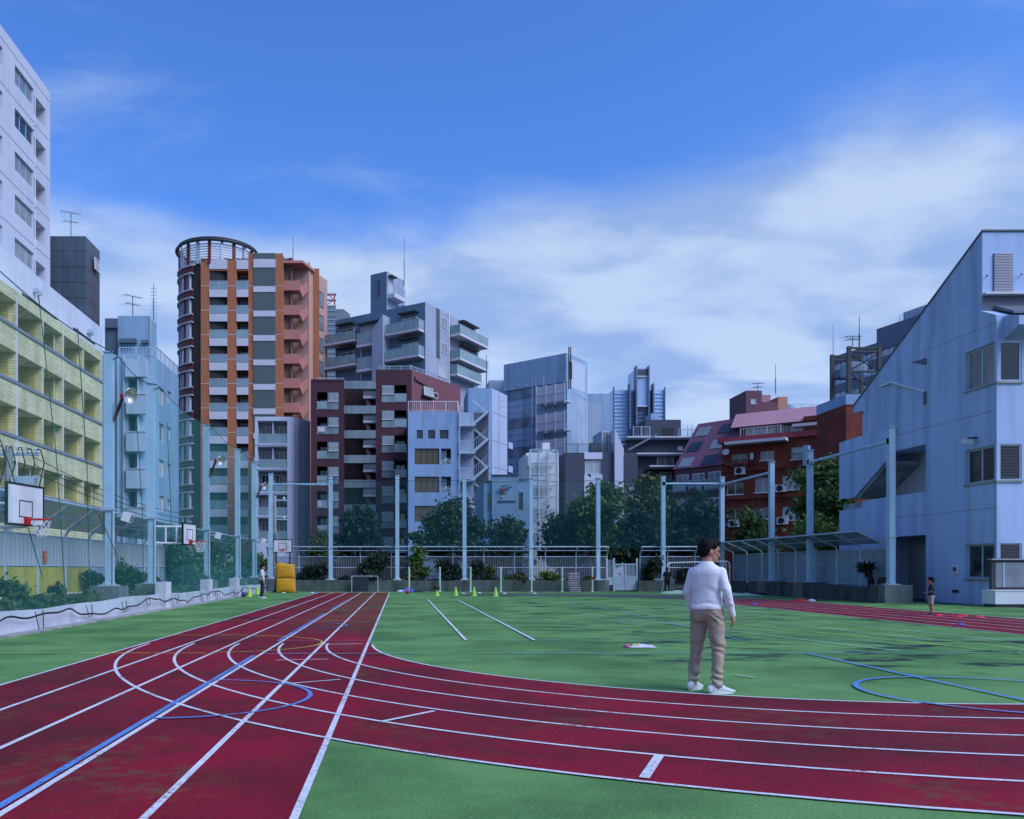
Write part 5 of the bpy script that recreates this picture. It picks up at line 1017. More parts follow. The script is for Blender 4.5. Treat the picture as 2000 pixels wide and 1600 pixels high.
# ---- power pole with transformer, left edge
up = empty('utility_pole', (-15.5,32.5,0), 'utility pole head with insulators and cables at the left edge', 'utility pole'); MB().tube([(0,0,0),(0,0,6.3)], [.17,.14], 10).obj('pole', concrete, up)
for z in (5.0,5.9): MB().box(-1.0,1.2,-.05,.05,z,z+.1).obj('crossarm', steel, up)
for x in (-.8,-.4,.4,.8,1.1): MB().lathe((x,0,5.98), [(.05,0),(.1,.06),(.06,.12),(.1,.18),(.05,.24)], 8).obj('insulator', white, up)
MB().box(.25,1.05,-.35,.25,4.4,5.05).obj('transformer_box', steel, up); MB().lathe((-.5,0,3.6), [(.3,0),(.32,.1),(.32,.9),(.25,1.0)], 14).obj('transformer_can', steel, up)
for k in range(6): x = -.8+.38*k; MB().tube([(x,0,6.2),(x+.25,-.2,6.35-.05*k),(x+.4,-.2,5.6),(x+.1,-.25,4.6-.1*k),(x-.3,-.2,4.5)], .028, 5).obj('cable', black, up)
def wire(p, q, sag_, label, r=.018):
    o = empty('overhead_wire', p, label, 'wire', 'overhead wires on the left'); d = Vector(q)-Vector(p); MB().tube([tuple(d*t-Vector((0,0,sag_*4*t*(1-t)))) for t in [k/10 for k in range(11)]], r, 4).obj('cable', black, o)
for k in range(3): wire((-14.6+.1*k,32.5,5.9-.35*k),(-14.2+.1*k,57+k,5.2-.3*k), .5, ['upper','middle','lower'][k]+' overhead wire running away from the utility pole')
p2 = empty('concrete_power_pole', (mx(536,60),60,0), 'grey power pole with crossarms behind the yellow padded hoop', 'utility pole'); MB().tube([(0,0,0),(0,0,mz(968,60))], [.2,.15], 10).obj('pole', concrete, p2)
for z in (6.4,5.0): MB().box(-.2,1.0,-.06,.06,z,z+.1).obj('crossarm', steel, p2); MB().lathe((.7,0,z+.1), [(.06,0),(.1,.08),(.05,.2)], 8).obj('insulator', white, p2)
MB().lathe((-.1,-.35,3.2), [(.25,0),(.27,.1),(.27,.8),(.2,.9)], 12).obj('transformer_can', dcon, p2)
# ================================================================ trees and plants
bark = mat('bark', (.045,.035,.028), .95, .3, 5, .6, 30)
def leafmat(name, col, isl=.35): return mat(name, col, .65, .35, 1.6, island=isl, trans=.25, spec=.25)
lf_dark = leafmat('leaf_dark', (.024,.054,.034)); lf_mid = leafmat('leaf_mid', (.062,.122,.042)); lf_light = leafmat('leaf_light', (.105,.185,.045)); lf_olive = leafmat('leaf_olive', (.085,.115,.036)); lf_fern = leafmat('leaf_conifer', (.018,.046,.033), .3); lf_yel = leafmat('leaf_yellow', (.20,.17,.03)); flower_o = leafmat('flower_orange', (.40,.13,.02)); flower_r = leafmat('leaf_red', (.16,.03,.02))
def leaves(ells, n, size, per=22, cl=.5, elong=1.6, rng=None, droop=.0):
    rng = rng or np.random.RandomState(random.randint(0,99999)); nc = max(4, n//per); vol = np.array([e[1][0]*e[1][1]*e[1][2] for e in ells])**.67; pick = rng.choice(len(ells), nc, p=vol/vol.sum())
    d = rng.normal(size=(nc,3)); d /= np.linalg.norm(d,axis=1)[:,None]; r = rng.uniform(.35,1,nc)**.55
    c = np.array([ells[i][0] for i in pick])+d*r[:,None]*np.array([ells[i][1] for i in pick])*(.92+.16*rng.rand(nc))[:,None]
    crad = cl*(.6+.8*rng.rand(nc)); idx = np.repeat(np.arange(nc), per); N_ = len(idx)
    p = c[idx]+rng.normal(size=(N_,3))*crad[idx][:,None]*np.array([.55,.55,.38])
    p[:,2] -= droop*np.linalg.norm(p[:,:2]-c[idx][:,:2],axis=1)
    a = rng.normal(size=(N_,3)); a /= np.linalg.norm(a,axis=1)[:,None]; u = rng.normal(size=(N_,3))+np.array([0,0,.8]); b_ = np.cross(a,u); b_ /= np.linalg.norm(b_,axis=1)[:,None]
    s = size*(.6+.8*rng.rand(N_))[:,None]
    v = np.stack([p-a*s*elong*.5, p+b_*s*.5, p+a*s*elong*.5, p-b_*s*.5],1).reshape(-1,3)
    me = bpy.data.meshes.new('leaves'); me.vertices.add(len(v)); me.vertices.foreach_set('co', v.ravel()); me.loops.add(len(v)); me.loops.foreach_set('vertex_index', np.arange(len(v)))
    me.polygons.add(N_); me.polygons.foreach_set('loop_start', np.arange(0,len(v),4)); me.polygons.foreach_set('loop_total', np.full(N_,4)); me.update(calc_edges=True); return me
def tree(name, label, x, y, z0, trunk_h, ells, n, size, m, r=.12, cat='tree', group=None, cl=.5, elong=1.6, limbs=6, m2=None, droop=0.):
    t = empty(name, (x,y,z0), label, cat, group); rg = random.Random(hash(label)%9999 if False else int(x*31+y*17)&0xffff)
    tr = MB(); tr.tube([(0,0,-.1),(rg.uniform(-.1,.1),rg.uniform(-.1,.1),trunk_h*.5),(rg.uniform(-.15,.15),rg.uniform(-.15,.15),trunk_h)], [r,r*.8,r*.55], 8); tr.obj('trunk', bark, t)
    for k in range(limbs):
        e = ells[k%len(ells)]; q = Vector(e[0])+Vector((rg.uniform(-.6,.6)*e[1][0],rg.uniform(-.6,.6)*e[1][1],rg.uniform(-.2,.6)*e[1][2])); s = Vector((0,0,trunk_h*rg.uniform(.45,.98)))
        mid = s.lerp(q,.5)+Vector((0,0,-.1*(q-s).length)); MB().tube([tuple(s),tuple(mid),tuple(q)], [r*.45,r*.3,r*.1], 5).obj('limb', bark, t)
    place('crown', leaves(ells, n, size, cl=cl, elong=elong, droop=droop), m, t)
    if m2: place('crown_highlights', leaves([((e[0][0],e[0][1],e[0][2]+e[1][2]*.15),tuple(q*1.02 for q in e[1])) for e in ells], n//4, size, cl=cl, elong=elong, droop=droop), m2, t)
    return t
def ptree(px0, py0, px1, py1, Y, label, m, n, size, shape='round', m2=None, name='broadleaf_tree', cl=.62, trunk=None, elong=1.6, droop=0., group='trees beyond the far fence'):
    x = mx((px0+px1)/2,Y); w_ = (px1-px0)*Y/F/2; zt = mz(py0,Y); zb = mz(py1,Y); h_ = (zt-zb)/2; zc = (zt+zb)/2; rg = random.Random(int(px0*7+py0)); E = []
    if shape == 'cone':
        for k in range(6): t = k/5; E.append(((rg.uniform(-.15,.15)*w_,rg.uniform(-.2,.2)*w_,zb+(zt-zb)*(.12+.78*t)),(w_*(1-.8*t),w_*(1-.8*t),h_*.32)))
    else:
        E.append(((0,0,zc-.15*h_),(w_*.52,w_*.55,h_*.6)))
        for k in range(12):
            a = 2*pi*k/12*2.3+rg.random(); q = rg.uniform(.45,.82); E.append(((w_*q*math.cos(a),w_*q*.9*math.sin(a),zc+h_*rg.uniform(-.65,.62)),(w_*rg.uniform(.18,.34),)*2+(h_*rg.uniform(.13,.27),)))
        E.append(((rg.uniform(-.2,.2)*w_,0,zc+h_*.6),(w_*.4,w_*.4,h_*.38)))
    return tree(name, label, x, Y, 0, max(.6, zb+h_*.7), E, int(n*.8), size*.95, m, .10+.02*h_, group=group, cl=cl, m2=m2, elong=elong, droop=droop)
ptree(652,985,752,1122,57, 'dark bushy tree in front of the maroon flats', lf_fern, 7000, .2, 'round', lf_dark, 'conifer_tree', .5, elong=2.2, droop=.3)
ptree(596,1038,652,1122,56, 'small olive tree at the foot of the striped white flats', lf_olive, 2600, .17, 'round', lf_mid)
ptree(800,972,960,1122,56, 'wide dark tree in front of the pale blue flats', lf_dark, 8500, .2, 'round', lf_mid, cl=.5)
ptree(952,1012,1030,1122,55.5, 'small dense tree in front of the grey shop block', lf_dark, 4200, .17, 'round', lf_mid)
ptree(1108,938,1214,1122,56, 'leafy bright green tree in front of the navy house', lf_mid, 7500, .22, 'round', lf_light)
ptree(1060,1000,1130,1122,57, 'low dark tree left of the bright leafy tree', lf_fern, 4200, .19, 'round', lf_dark, 'conifer_tree', elong=2.2)
ptree(1196,992,1318,1122,57, 'dark feathery conifer above the far gate', lf_fern, 8000, .22, 'round', lf_dark, 'conifer_tree', elong=2.4, droop=.3)
ptree(1222,932,1302,1040,62, 'tall olive crowned tree behind the far gate', lf_olive, 5000, .22, 'round', lf_mid)
ptree(1300,965,1420,1122,58, 'dark conifer in front of the plum mansard wing', lf_fern, 8500, .22, 'round', lf_dark, 'conifer_tree', elong=2.4, droop=.3)
ptree(1440,1000,1506,1122,52.8+2, 'mid green tree in front of the red brick wall', lf_mid, 4200, .19, 'round', lf_light)
ptree(1548,902,1670,1070,50, 'tall glossy tree between brick apartments and school', lf_mid, 8000, .2, 'round', lf_light)
ptree(1534,1016,1648,1122,46, 'low yellow green tree below the tall glossy tree', lf_light, 5000, .16, 'round', lf_olive)
# plants in the far bed
def pplant(px, py0, Y, w_, label, m, n=700, size=.12, stem=.5, m2=None, z0=.6, name='garden_shrub', elong=1.8):
    x = mx(px,Y); zt = mz(py0,Y); h_ = (zt-z0); rg = random.Random(int(px*13+py0)); E = [((0,0,h_*.6),(w_*.5,w_*.4,h_*.33))]
    for _ in range(8): a_ = rg.uniform(0,2*pi); d_ = rg.uniform(.3,.95)*w_; zz = rg.uniform(.15,.92); q_ = rg.uniform(.16,.34); E.append(((d_*math.cos(a_)*(1.1-zz*.6),d_*math.sin(a_)*.7,h_*zz),(w_*q_,w_*q_,h_*q_*.6)))
    return tree(name, label, x, Y, z0, h_*.7, E, n, size, m, .03, 'shrub', 'shrubs in the planting beds', cl=min(.26,h_*.24), limbs=7, m2=m2, elong=elong)
pplant(733,1078,52, .95, 'round dark shrub above the dark board by the track end', lf_dark, 2200, .11, m2=lf_mid)
pplant(816,1062,52.1, .75, 'small yellow green tree with bare stem beside a net pole', lf_light, 1600, .11, m2=lf_olive, elong=2.4)
pplant(866,1090,52, .5, 'dark shrub left of the third far net pole', lf_dark, 1100, .1); pplant(888,1098,52, .4, 'small dark shrub touching the third far net pole', lf_dark, 800, .1)
pplant(932,1092,52, .55, 'dark rose shrub right of the third far net pole', lf_dark, 1100, .1, m2=lf_mid); pplant(958,1105,52, .45, 'low shrub with red leaves before the grey shop block', lf_mid, 700, .09, m2=flower_r)
pplant(1008,1120,51.95, .8, 'low olive bed of leaves left of the fourth far pole', lf_olive, 1100, .1); pplant(1075,1118,51.95, .9, 'bright yellow green low bush right of the fourth far pole', lf_light, 1500, .1, m2=lf_yel)
pplant(1148,1126,51.95, .5, 'low green shrub beside the slatted benches', lf_mid, 700, .1); pplant(1275,1095,52, .8, 'dark ragged shrub right of the far gate', lf_dark, 1500, .12, m2=lf_mid)
pplant(620,1106,52, .9, 'dark shrub right of the yellow padding', lf_dark, 1300, .12); pplant(590,1120,52, .6, 'low dark shrub beside the yellow padding', lf_fern, 800, .1); pplant(674,1126,52, .6, 'low ground shrub left of the dark board', lf_dark, 700, .1)
pplant(802,1126,52, .5, 'bright yellow green ground plant beside the second far pole', lf_yel, 600, .09); pplant(1340,1112,52, .8, 'dark shrub behind the white goal', lf_dark, 1200, .12); pplant(1385,1108,52, .7, 'dark shrub by the right far corner', lf_fern, 1000, .12)
# left bed: shrubs behind the net
for k, (px, py0, Xo, w_, m_, m2_, lab, n_) in enumerate((
        (20,1130,-9.4,.45,lf_light,lf_mid,'climbing green plant at the left edge of the bed',1200),(50,1160,-9.3,.8,lf_mid,flower_o,'low plant with orange flowers nearest the camera',1600),(95,1168,-9.3,.7,lf_olive,lf_yel,'olive ground plant beside the orange flowers',1400),
        (110,1140,-9.4,.25,lf_mid,flower_o,'thin upright plant with orange blossom',500),(150,1170,-9.3,.8,lf_olive,lf_mid,'low olive tangle before the first concrete footing',1500),(185,1120,-9.7,.45,lf_dark,None,'dark round shrub left of the nearest pole footing',900),
        (255,1105,-9.6,.9,lf_mid,lf_light,'green bush right of the nearest pole footing',2600),(285,1125,-9.5,.7,lf_mid,lf_yel,'bush with yellow flecks by the second pole',1800),(345,1050,-9.7,1.0,lf_mid,lf_dark,'tall bush behind the left basketball hoop',3200),
        (365,1105,-9.4,1.0,lf_mid,lf_light,'broad bush under the left basketball hoop',2800),(395,1060,-9.7,.8,lf_mid,lf_olive,'loose tall bush left of the third net pole',2000),(432,1072,-9.6,1.1,lf_light,lf_mid,'slender young tree behind the doubled net',2400),
        (452,1100,-9.4,1.0,lf_dark,lf_mid,'dark bush behind the doubled net',2200),(478,1085,-9.6,1.1,lf_mid,lf_dark,'tall dark bush near the far left corner',2400),(505,1075,-9.3,1.1,lf_mid,lf_light,'bush in the far left corner behind the boy',2400))):
    Xo -= .45; Y = Xo*F/(px-CX); pplant(px, py0, Y, w_, lab, m_, int(n_*.55), .085 if Y < 30 else .12, m2=m2_, z0=.42)
gr = leaves([((-9.4,y,.47),(.55,.8,.12)) for y in np.arange(9,50,1.0)], 9000, .07, per=12, cl=.2, elong=3); g_ = place('ground_cover', gr, lf_mid); tag(g_, 'low weeds covering the soil of the left planting bed', 'weeds', kind='stuff')
gr = leaves([((x,51.95,.64),(.6,.28,.1)) for x in np.arange(-8,16,1.0) if not 11.8 < x < 15.8], 3500, .08, per=12, cl=.2, elong=2.5); g_ = place('ground_cover', gr, lf_dark); tag(g_, 'low weeds covering the soil along the far fence', 'weeds', kind='stuff')
# ================================================================ hoops and pads
hoopred = mat('hoop_red', (.50,.015,.02), .5, .1); board = mat('backboard_white', (.62,.63,.66), .5, .12, 3, streak=.2)
def backboard(name, loc, rz, label, w_=1.2, h_=.95, zr=2.5, arm=True):
    r = empty(name, loc, label, 'basketball hoop', 'basketball hoops', rz)     # local -y is the court side
    MB().box(-w_/2,w_/2,-.02,.02,zr-.1,zr-.1+h_).obj('backboard', board, r)
    e = .045; fb = MB().box(-w_/2,w_/2,-.03,.03,zr-.1-e,zr-.1).box(-w_/2,w_/2,-.03,.03,zr-.1+h_,zr-.1+h_+e).box(-w_/2-e,-w_/2,-.031,.031,zr-.1-e,zr-.1+h_+e).box(w_/2,w_/2+e,-.031,.031,zr-.1-e,zr-.1+h_+e); tag(fb.obj('board_edge', black, r))
    s = .25; t = .02; MB().box(-s,s,-.028,-.021,zr+.05,zr+.05+t).box(-s,s,-.028,-.021,zr+.42,zr+.42+t).box(-s,-s+t,-.0285,-.0215,zr+.05,zr+.44).box(s-t,s,-.0285,-.0215,zr+.05,zr+.44).obj('target_square', black, r)
    MB().tube([(.225*math.cos(2*pi*k/20),-.42+.225*math.sin(2*pi*k/20),zr) for k in range(21)], .014, 5, False).obj('rim', hoopred, r)
    MB().box(-.08,.08,-.1,-.03,zr-.12,zr+.06).tube([(-.07,-.06,zr-.02),(-.14,-.24,zr)], .012, 4).tube([(.07,-.06,zr-.02),(.14,-.24,zr)], .012, 4).obj('rim_bracket', hoopred, r)
    m_ = MB()
    for k in range(10):
        for sgn in (1,-1):
            pts = []
            for j in range(5): a = 2*pi*(k+sgn*.5*j)/10; rr = .22-.028*j; pts.append((rr*math.cos(a),-.42+rr*math.sin(a),zr-.1*j))
            m_.tube(pts, .006, 3, False)
    tag(m_.obj('net', white, r), kind='stuff')
    return r
Y2 = lp[1]; h1 = backboard('basketball_hoop', (mx(366,Y2)+.0,Y2+.25,0), math.radians(80), 'basketball hoop on a steel arm from the second left pole', 1.05, .72, 2.42)
arm = MB(); 
for z in (2.35,2.95):
    for y in (0,): arm.tube([(mx(300,Y2)-mx(367,Y2),0,z),(-.05,.2,z)], .04, 6)
for t in (.35,.65): x = (mx(300,Y2)-mx(367,Y2))*t; arm.tube([(x,.2*(1-t),2.35),(x,.2*(1-t),2.95)], .035, 6)
R_ = Matrix.Rotation(-math.radians(80),4,'Z'); arm.obj('steel_arm', white, h1, R_ @ Matrix.Translation((0,-.25,0)))
Y1 = 19.0; h0 = backboard('basketball_hoop', (mx(49,Y1),Y1,0), math.radians(80), 'nearest basketball hoop at the left edge with scuffed white board', 1.3, .88, 2.55)
arm = MB(); [arm.tube([(-2.2,1.0,z),(-.05,.12,z)], .05, 6) for z in (2.4,2.95)]; arm.box(-1.2,-1.05,.4,.6,2.4,2.95).box(-2.3,-2.1,.9,1.15,.5,3.3); arm.obj('steel_arm', white, h0, Matrix.Rotation(-math.radians(80),4,'Z'))
Y3 = 49.6; h2 = backboard('basketball_hoop', (mx(552,Y3),Y3,0), 0, 'portable basketball hoop standing over the yellow padding', 1.08, .72, 2.55)
for x in (-.45,.45): MB().tube([(x,.08,0),(x*.9,.3,1.6),(x*.95,.06,2.6)], .045, 6).obj('support_leg', black, h2)
MB().box(-.6,.6,.1,1.2,.0,.1).obj('base', black, h2); MB().tube([(-.45,.2,1.75),(.45,.2,1.75)], .03, 5).obj('cross_bar', black, h2)
pad = mat('yellow_pad', (.62,.30,.015), .55, .12, 3, .3, 4); pe = empty('yellow_padding', (mx(558,49.3),49.25,0), 'tall yellow crash padding strapped upright below the far hoop', 'padding')
pm = MB(); nx, nz_ = 8, 16
def PP(i, j, s): x = -.57+1.14*i/nx; z = .02+1.72*j/nz_; bl = .09*math.sin(pi*i/nx)**.5*(abs(math.sin(pi*(j/nz_)*2))**.4 if 0 < j < nz_ else 0); lean_ = .05*(1-j/nz_); return (x*(1-.06*j/nz_)+lean_, (-.16-bl) if s else .06, z+.05*math.sin(i*.7)*(j==nz_))
for i in range(nx):
    for j in range(nz_):
        pm.quad(PP(i,j,1),PP(i+1,j,1),PP(i+1,j+1,1),PP(i,j+1,1)); pm.quad(PP(i,j,0),PP(i+1,j,0),PP(i+1,j+1,0),PP(i,j+1,0))
for j in range(nz_):
    for i in (0,nx): pm.quad(PP(i,j,0),PP(i,j,1),PP(i,j+1,1),PP(i,j+1,0))
for i in range(nx):
    for j in (0,nz_): pm.quad(PP(i,j,0),PP(i,j,1),PP(i+1,j,1),PP(i+1,j,0))
pm.obj('pad', pad, pe, smooth=True); MB().box(-.52,.6,-.19,-.165,.87,.90).obj('strap', mat('brown_strap',(.2,.09,.02),.8), pe); MB().box(-.6,.68,-.1,.08,0,.03).obj('foot_board', black, pe)
# ================================================================ small things on the ground
cone_g = mat('cone_green', (.35,.62,.09), .5, .08); 
def cone(x, y, label, h=.45):
    r = empty('training_cone', (x,y,0), label, 'cone', 'green training cones'); 
    MB().lathe((0,0,0), [(.13,.02),(.125,.05),(.03,h),(.022,h)], 16).obj('cone_body', cone_g, r, smooth=False); MB().box(-.16,.16,-.16,.16,.0,.022).obj('base', cone_g, r); return r
for k, (p, q) in enumerate(((853,1164),(890,1164),(926,1164.5),(968,1165))): g = G(p,q); cone(g[0],g[1], ['green cone under the black cap, leftmost of the far row','second green cone of the far row','third green cone of the far row','rightmost green cone of the far row'][k], .48)
for k, (p, q) in enumerate(((487,1166),(503,1161))): g = G(p,q); cone(g[0],g[1], ['green cone beside the orange ball','green cone just behind the boy in white'][k], .5)
def ball(px, py, r, m, label, name='ball'):
    g = G(px,py); o = empty(name, (g[0],g[1],0), label, 'ball'); bm_ = MB(); bm_.lathe((0,0,r), [(r*math.sin(pi*k/12)+.0005,-r*math.cos(pi*k/12)) for k in range(13)], 20); bm_.obj('shell', m, o, smooth=True)
    MB().tube([(r*1.004*math.cos(2*pi*k/24),0,r+r*1.004*math.sin(2*pi*k/24)) for k in range(25)], .004, 4, False).obj('seam', black, o)
ball(476,1166,.13, mat('ball_blue',(.02,.05,.25),.4), 'dark blue ball at the foot of the left wall'); ball(483,1164,.11, mat('ball_orange',(.55,.09,.02),.4), 'orange ball beside the green cone'); ball(796,1160,.12, hoopred, 'red ball in front of the blue bag')
cap = empty('sports_cap', (G(853,1164)[0],G(853,1164)[1],.465), 'black cap hung on the leftmost far cone', 'cap'); MB().lathe((0,0,-.02), [(.17,-.1),(.17,0),(.14,.08),(.05,.12)], 14).obj('crown', black, cap, smooth=True); MB().box(-.09,.09,-.28,-.14,-.1,-.085).obj('visor', black, cap)
def disc(px, py, m, label, r=.10, grp=None):
    g = G(px,py); o = MB().lathe((0,0,0), [(r,0.008),(r*.96,.02),(r*.45,.055),(r*.4,.055),(r*.42,.05),(r*.9,.012)], 16).obj('marker_disc', m, None, Matrix.Translation((g[0],g[1],.004))); tag(o, label, 'marker disc', grp)
wd_ = mat('disc_white',(.6,.6,.7),.5); rd_ = mat('disc_red',(.6,.02,.05),.5); bd_ = mat('disc_blue',(.05,.12,.5),.5)
for k, (p, q) in enumerate(((554,1159),(905,1160),(936,1159),(985,1160),(1044,1160))): disc(p, q, wd_, ['white marker disc in front of the yellow padding','leftmost white marker disc between the far cones','white marker disc left of the last far cone','white marker disc right of the far cones','white marker disc farthest right before the far wall'][k], .13, 'white marker discs')
for k, (p, q) in enumerate(((1830,1203),(1869,1206),(1880,1203.5),(1913,1206.5))): disc(p, q, rd_, ['red marker disc at the feet of the child','front left of the paired red marker discs','back right of the paired red marker discs','rightmost red marker disc on the track'][k], .14, 'red marker discs')
disc(1876,1221.5, bd_, 'blue marker disc on the right hand track', .09); disc(1473,1181, bd_, 'blue marker disc on the track right of the man', .12)
disc(610,1158.5, wd_, 'left white disc at the end of the outer lane', .12); disc(617,1158.5, bd_, 'blue disc at the end of the outer lane', .11)
# pale green posts with rope
pp_ = mat('pale_green_post', (.42,.60,.45), .5, .08); pxs = [799,859,919,978,1038,1098,1157]
for k, p in enumerate(pxs):
    r = empty('boundary_post', (mx(p,50.6),50.6,0), ORD[k]+' pale green post from the left before the far wall', 'post', 'pale green posts before the far wall'); MB().tube([(0,0,0),(0,0,1.5)], .055, 8).obj('tube', pp_, r); MB().lathe((0,0,0), [(.13,0),(.13,.03),(.07,.05)], 10).obj('foot', steel, r); MB().lathe((0,0,1.5), [(.055,0),(.05,.03),(.02,.045)], 8).obj('cap', white, r)
    if k == 6: MB().tube([(0,0,.75),(0,0,.95)], .065, 8).obj('red_sleeve', hoopred, r)
ro = empty('boundary_rope', (mx(799,50.6),50.6,1.0), 'thin dark rope strung between the pale green posts', 'rope'); MB().tube([(mx(p,50.6)-mx(799,50.6),0,(0 if j%2==0 else -.06)) for j, p in enumerate(sorted(pxs+[(a+c)/2 for a, c in zip(pxs[:-1],pxs[1:])]))], .012, 4).obj('cord', ropek, ro)
# dark board with frame, benches, goal, tarps, bags
db = empty('dark_board', (mx(690,50.9),50.9,0), 'dark upright board between two thin posts at the end of the track', 'board'); wdt = mx(722,50.9)-mx(690,50.9); MB().prism([(.04,0),(wdt-.12,0),(wdt-.02,.93),(.0,.93)], 'y', 0, .1).obj('board', mat('board_slate',(.018,.022,.035),.6,.15,1), db)
for x in (-.1,mx(738,50.9)-mx(690,50.9)): MB().tube([(x,.0,0),(x,.0,.98)], .03, 6).obj('post', steel, db)
MB().tube([(-.1,0,.97),(mx(738,50.9)-mx(690,50.9),0,.97)], .02, 5).obj('top_bar', steel, db)
be = empty('slatted_bench_stack', (mx(1110,50.4),50.4,0), 'stack of slatted silver benches leaning on the far wall', 'bench'); alu = mat('aluminium',(.55,.55,.60),.35,.1,metal=.6)
for k in range(11): MB().box(0.0+.02*(k<3)*3,.7+.06*(k<3),.0+.03*(k%2),.28,.03+.11*k,.075+.11*k).obj('slat', alu if k%3 else mat('bench_pink',(.45,.33,.42),.5), be)
for x in (.08,.6): MB().box(x,x+.05,.06,.2,0,1.22).obj('leg', darkmetal, be)
go = empty('goal_frame', (mx(1306,48.2),48.2,0), 'white goal frame half hidden behind the man in the white sweater', 'goal'); gwid = mx(1425,48.2)-mx(1306,48.2)
for dy in (0,.5):
    MB().tube([(0+dy*.15,dy,0),(0+dy*.15,dy,1.65),(.04+dy*.15,dy,1.73),(.12+dy*.15,dy,1.78),(gwid-.12,dy,1.86),(gwid-.03,dy,1.8),(gwid,dy,1.7),(gwid,dy,0)], .04, 8).obj('frame_tube', white, go)
for x in (.02,gwid): MB().tube([(x,0,.03),(x,1.3,.03),(x,.5,1.5)], .03, 6).obj('stay', white, go)
def cloth(name, label, cat, px, py, w_, d_, h_, m, seed=0, parts=()):
    g = G(px,py); r = empty(name, (g[0],g[1],0), label, cat); n = 18; b_ = MB()
    def Pp(i, j):
        u, v = i/n*2-1, j/n*2-1; z = h_*(.35+.65*abs(mnoise.noise(Vector((u*2.5+seed,v*2.5,seed)))))*max(0,1-max(abs(u),abs(v))**3)+.012; k = 1+.25*mnoise.noise(Vector((u*1.7,v*1.7,seed+5))); return (u*w_/2*k, v*d_/2*k, z)
    for i in range(n):
        for j in range(n): b_.quad(Pp(i,j),Pp(i+1,j),Pp(i+1,j+1),Pp(i,j+1))
    b_.obj('fabric', m, r, smooth=True)
    for dx, dy, z, w2, h2, mm, nm in parts: q = MB(); q.lathe((dx,dy,z), [(w2*.5,0.0),(w2*.55,h2*.4),(w2*.35,h2*.85),(.02,h2)], 10); q.obj(nm, mm, r, smooth=True)
    return r
tarp = mat('pale_green_tarp',(.36,.55,.38),.7,.2,2)
cloth('folded_tarp', 'crumpled pale green tarp lying left of the man near the far wall', 'tarp', 1325,1160, 1.9, 1.4, .32, tarp, 1); cloth('folded_tarp', 'flat pale green tarp lying right of the man near the right wall', 'tarp', 1440,1163.5, 2.3, 1.6, .2, tarp, 2)
cloth('dark_bag', 'dark bag beside the right hand pale green tarp', 'bag', 1488,1162, .9, .6, .22, black, 3)
cloth('blue_sports_bag', 'blue and white sports bag pile at the foot of the far wall', 'bag', 797,1157, .75, .5, .38, bd_, 4, ((-.45,0,0,.5,.14,wd_,'white_towel'),)); cloth('black_sports_bag', 'black bag lying right of the blue sports bag', 'bag', 814,1157, .8, .5, .2, black, 5)
cloth('black_sports_bag', 'dark kit bag beside the red bag near the right wall', 'bag', 1584,1173.5, .55, .4, .14, black, 6); cloth('red_bag', 'small red bag with white towel by the right wall', 'bag', 1564,1174.5, .5, .4, .16, hoopred, 7, ((.42,-.1,0,.3,.1,wd_,'white_towel'),))
cloth('white_net_bag', 'white net bag with a pink handle lying on the green field', 'bag', 1253,1265, .46, .22, .09, mat('bag_white',(.56,.58,.64),.6,.15,6,.5,12), 8, ((-.26,0,0,.12,.06,mat('pink_handle',(.5,.1,.25),.6),'handle'),(-.1,.02,.03,.2,.04,mat('bag_yellow',(.5,.5,.12),.6),'yellow_strap')))
st_ = empty('garden_scooter', (21.0,36.4,0.5), 'dark stumpy trunk leaning in the right planting bed', 'plant stump'); st_.name = 'leaning_stump'; MB().tube([(0,0,-.1),(-.12,-.1,.5),(-.3,-.15,.95)], [.16,.13,.1], 8).obj('trunk', black, st_); place('leaf_tuft', leaves([((-.32,-.15,1.0),(.3,.3,.14))], 140, .12, per=10, cl=.15, elong=3), lf_dark, st_)
rk = MB(); st2 = empty('dark_barrel', (20.8,35.2,.5), 'small dark barrel beside the leaning stump', 'barrel'); MB().lathe((0,0,0), [(.2,0),(.24,.25),(.2,.55),(.05,.58)], 12).obj('body', black, st2); MB().lathe((0,0,.14), [(.235,0),(.245,.03),(.235,.06)], 12).obj('hoop_band', darkmetal, st2)

np_ = empty('warning_plate', (-10.54,24.4,mz(1088,24.4)), 'small orange warning plate fixed to the left street fence', 'sign'); MB().box(-.01,.012,-.11,.11,-.18,.18).obj('plate', mat('orange_plate',(.62,.12,.03),.5), np_); MB().box(.013,.016,-.07,.07,.02,.10).obj('printed_panel', mat('plate_print',(.5,.35,.25),.6), np_)
# ================================================================ people
def remeshed(mb, voxel, smooth=4, wr=None):
    me = mb.mesh('tmp'); o = bpy.data.objects.new('tmp', me); COL.objects.link(o)
    m = o.modifiers.new('r','REMESH'); m.mode = 'VOXEL'; m.voxel_size = voxel; m.use_smooth_shade = True
    s = o.modifiers.new('s','SMOOTH'); s.factor = .5; s.iterations = smooth
    dg = bpy.context.evaluated_depsgraph_get(); dg.update(); out = bpy.data.meshes.new_from_object(o.evaluated_get(dg)); bpy.data.objects.remove(o); bpy.data.meshes.remove(me)
    if wr:
        nr = [v.normal.copy() for v in out.vertices]
        for v, n_ in zip(out.vertices, nr): v.co += n_*wr(v.co)
    out.shade_smooth(); return out
def ell(b, c, r, rot=None, n=12):
    i0 = len(b.v); b.lathe((0,0,0), [(max(.001,math.sin(pi*k/n)),-math.cos(pi*k/n)) for k in range(n+1)], 16)
    M_ = Matrix.Translation(c) @ (rot or Matrix.Identity(4)) @ Matrix.Diagonal((r[0],r[1],r[2],1))
    for i in range(i0,len(b.v)): b.v[i] = tuple(M_ @ Vector(b.v[i]))
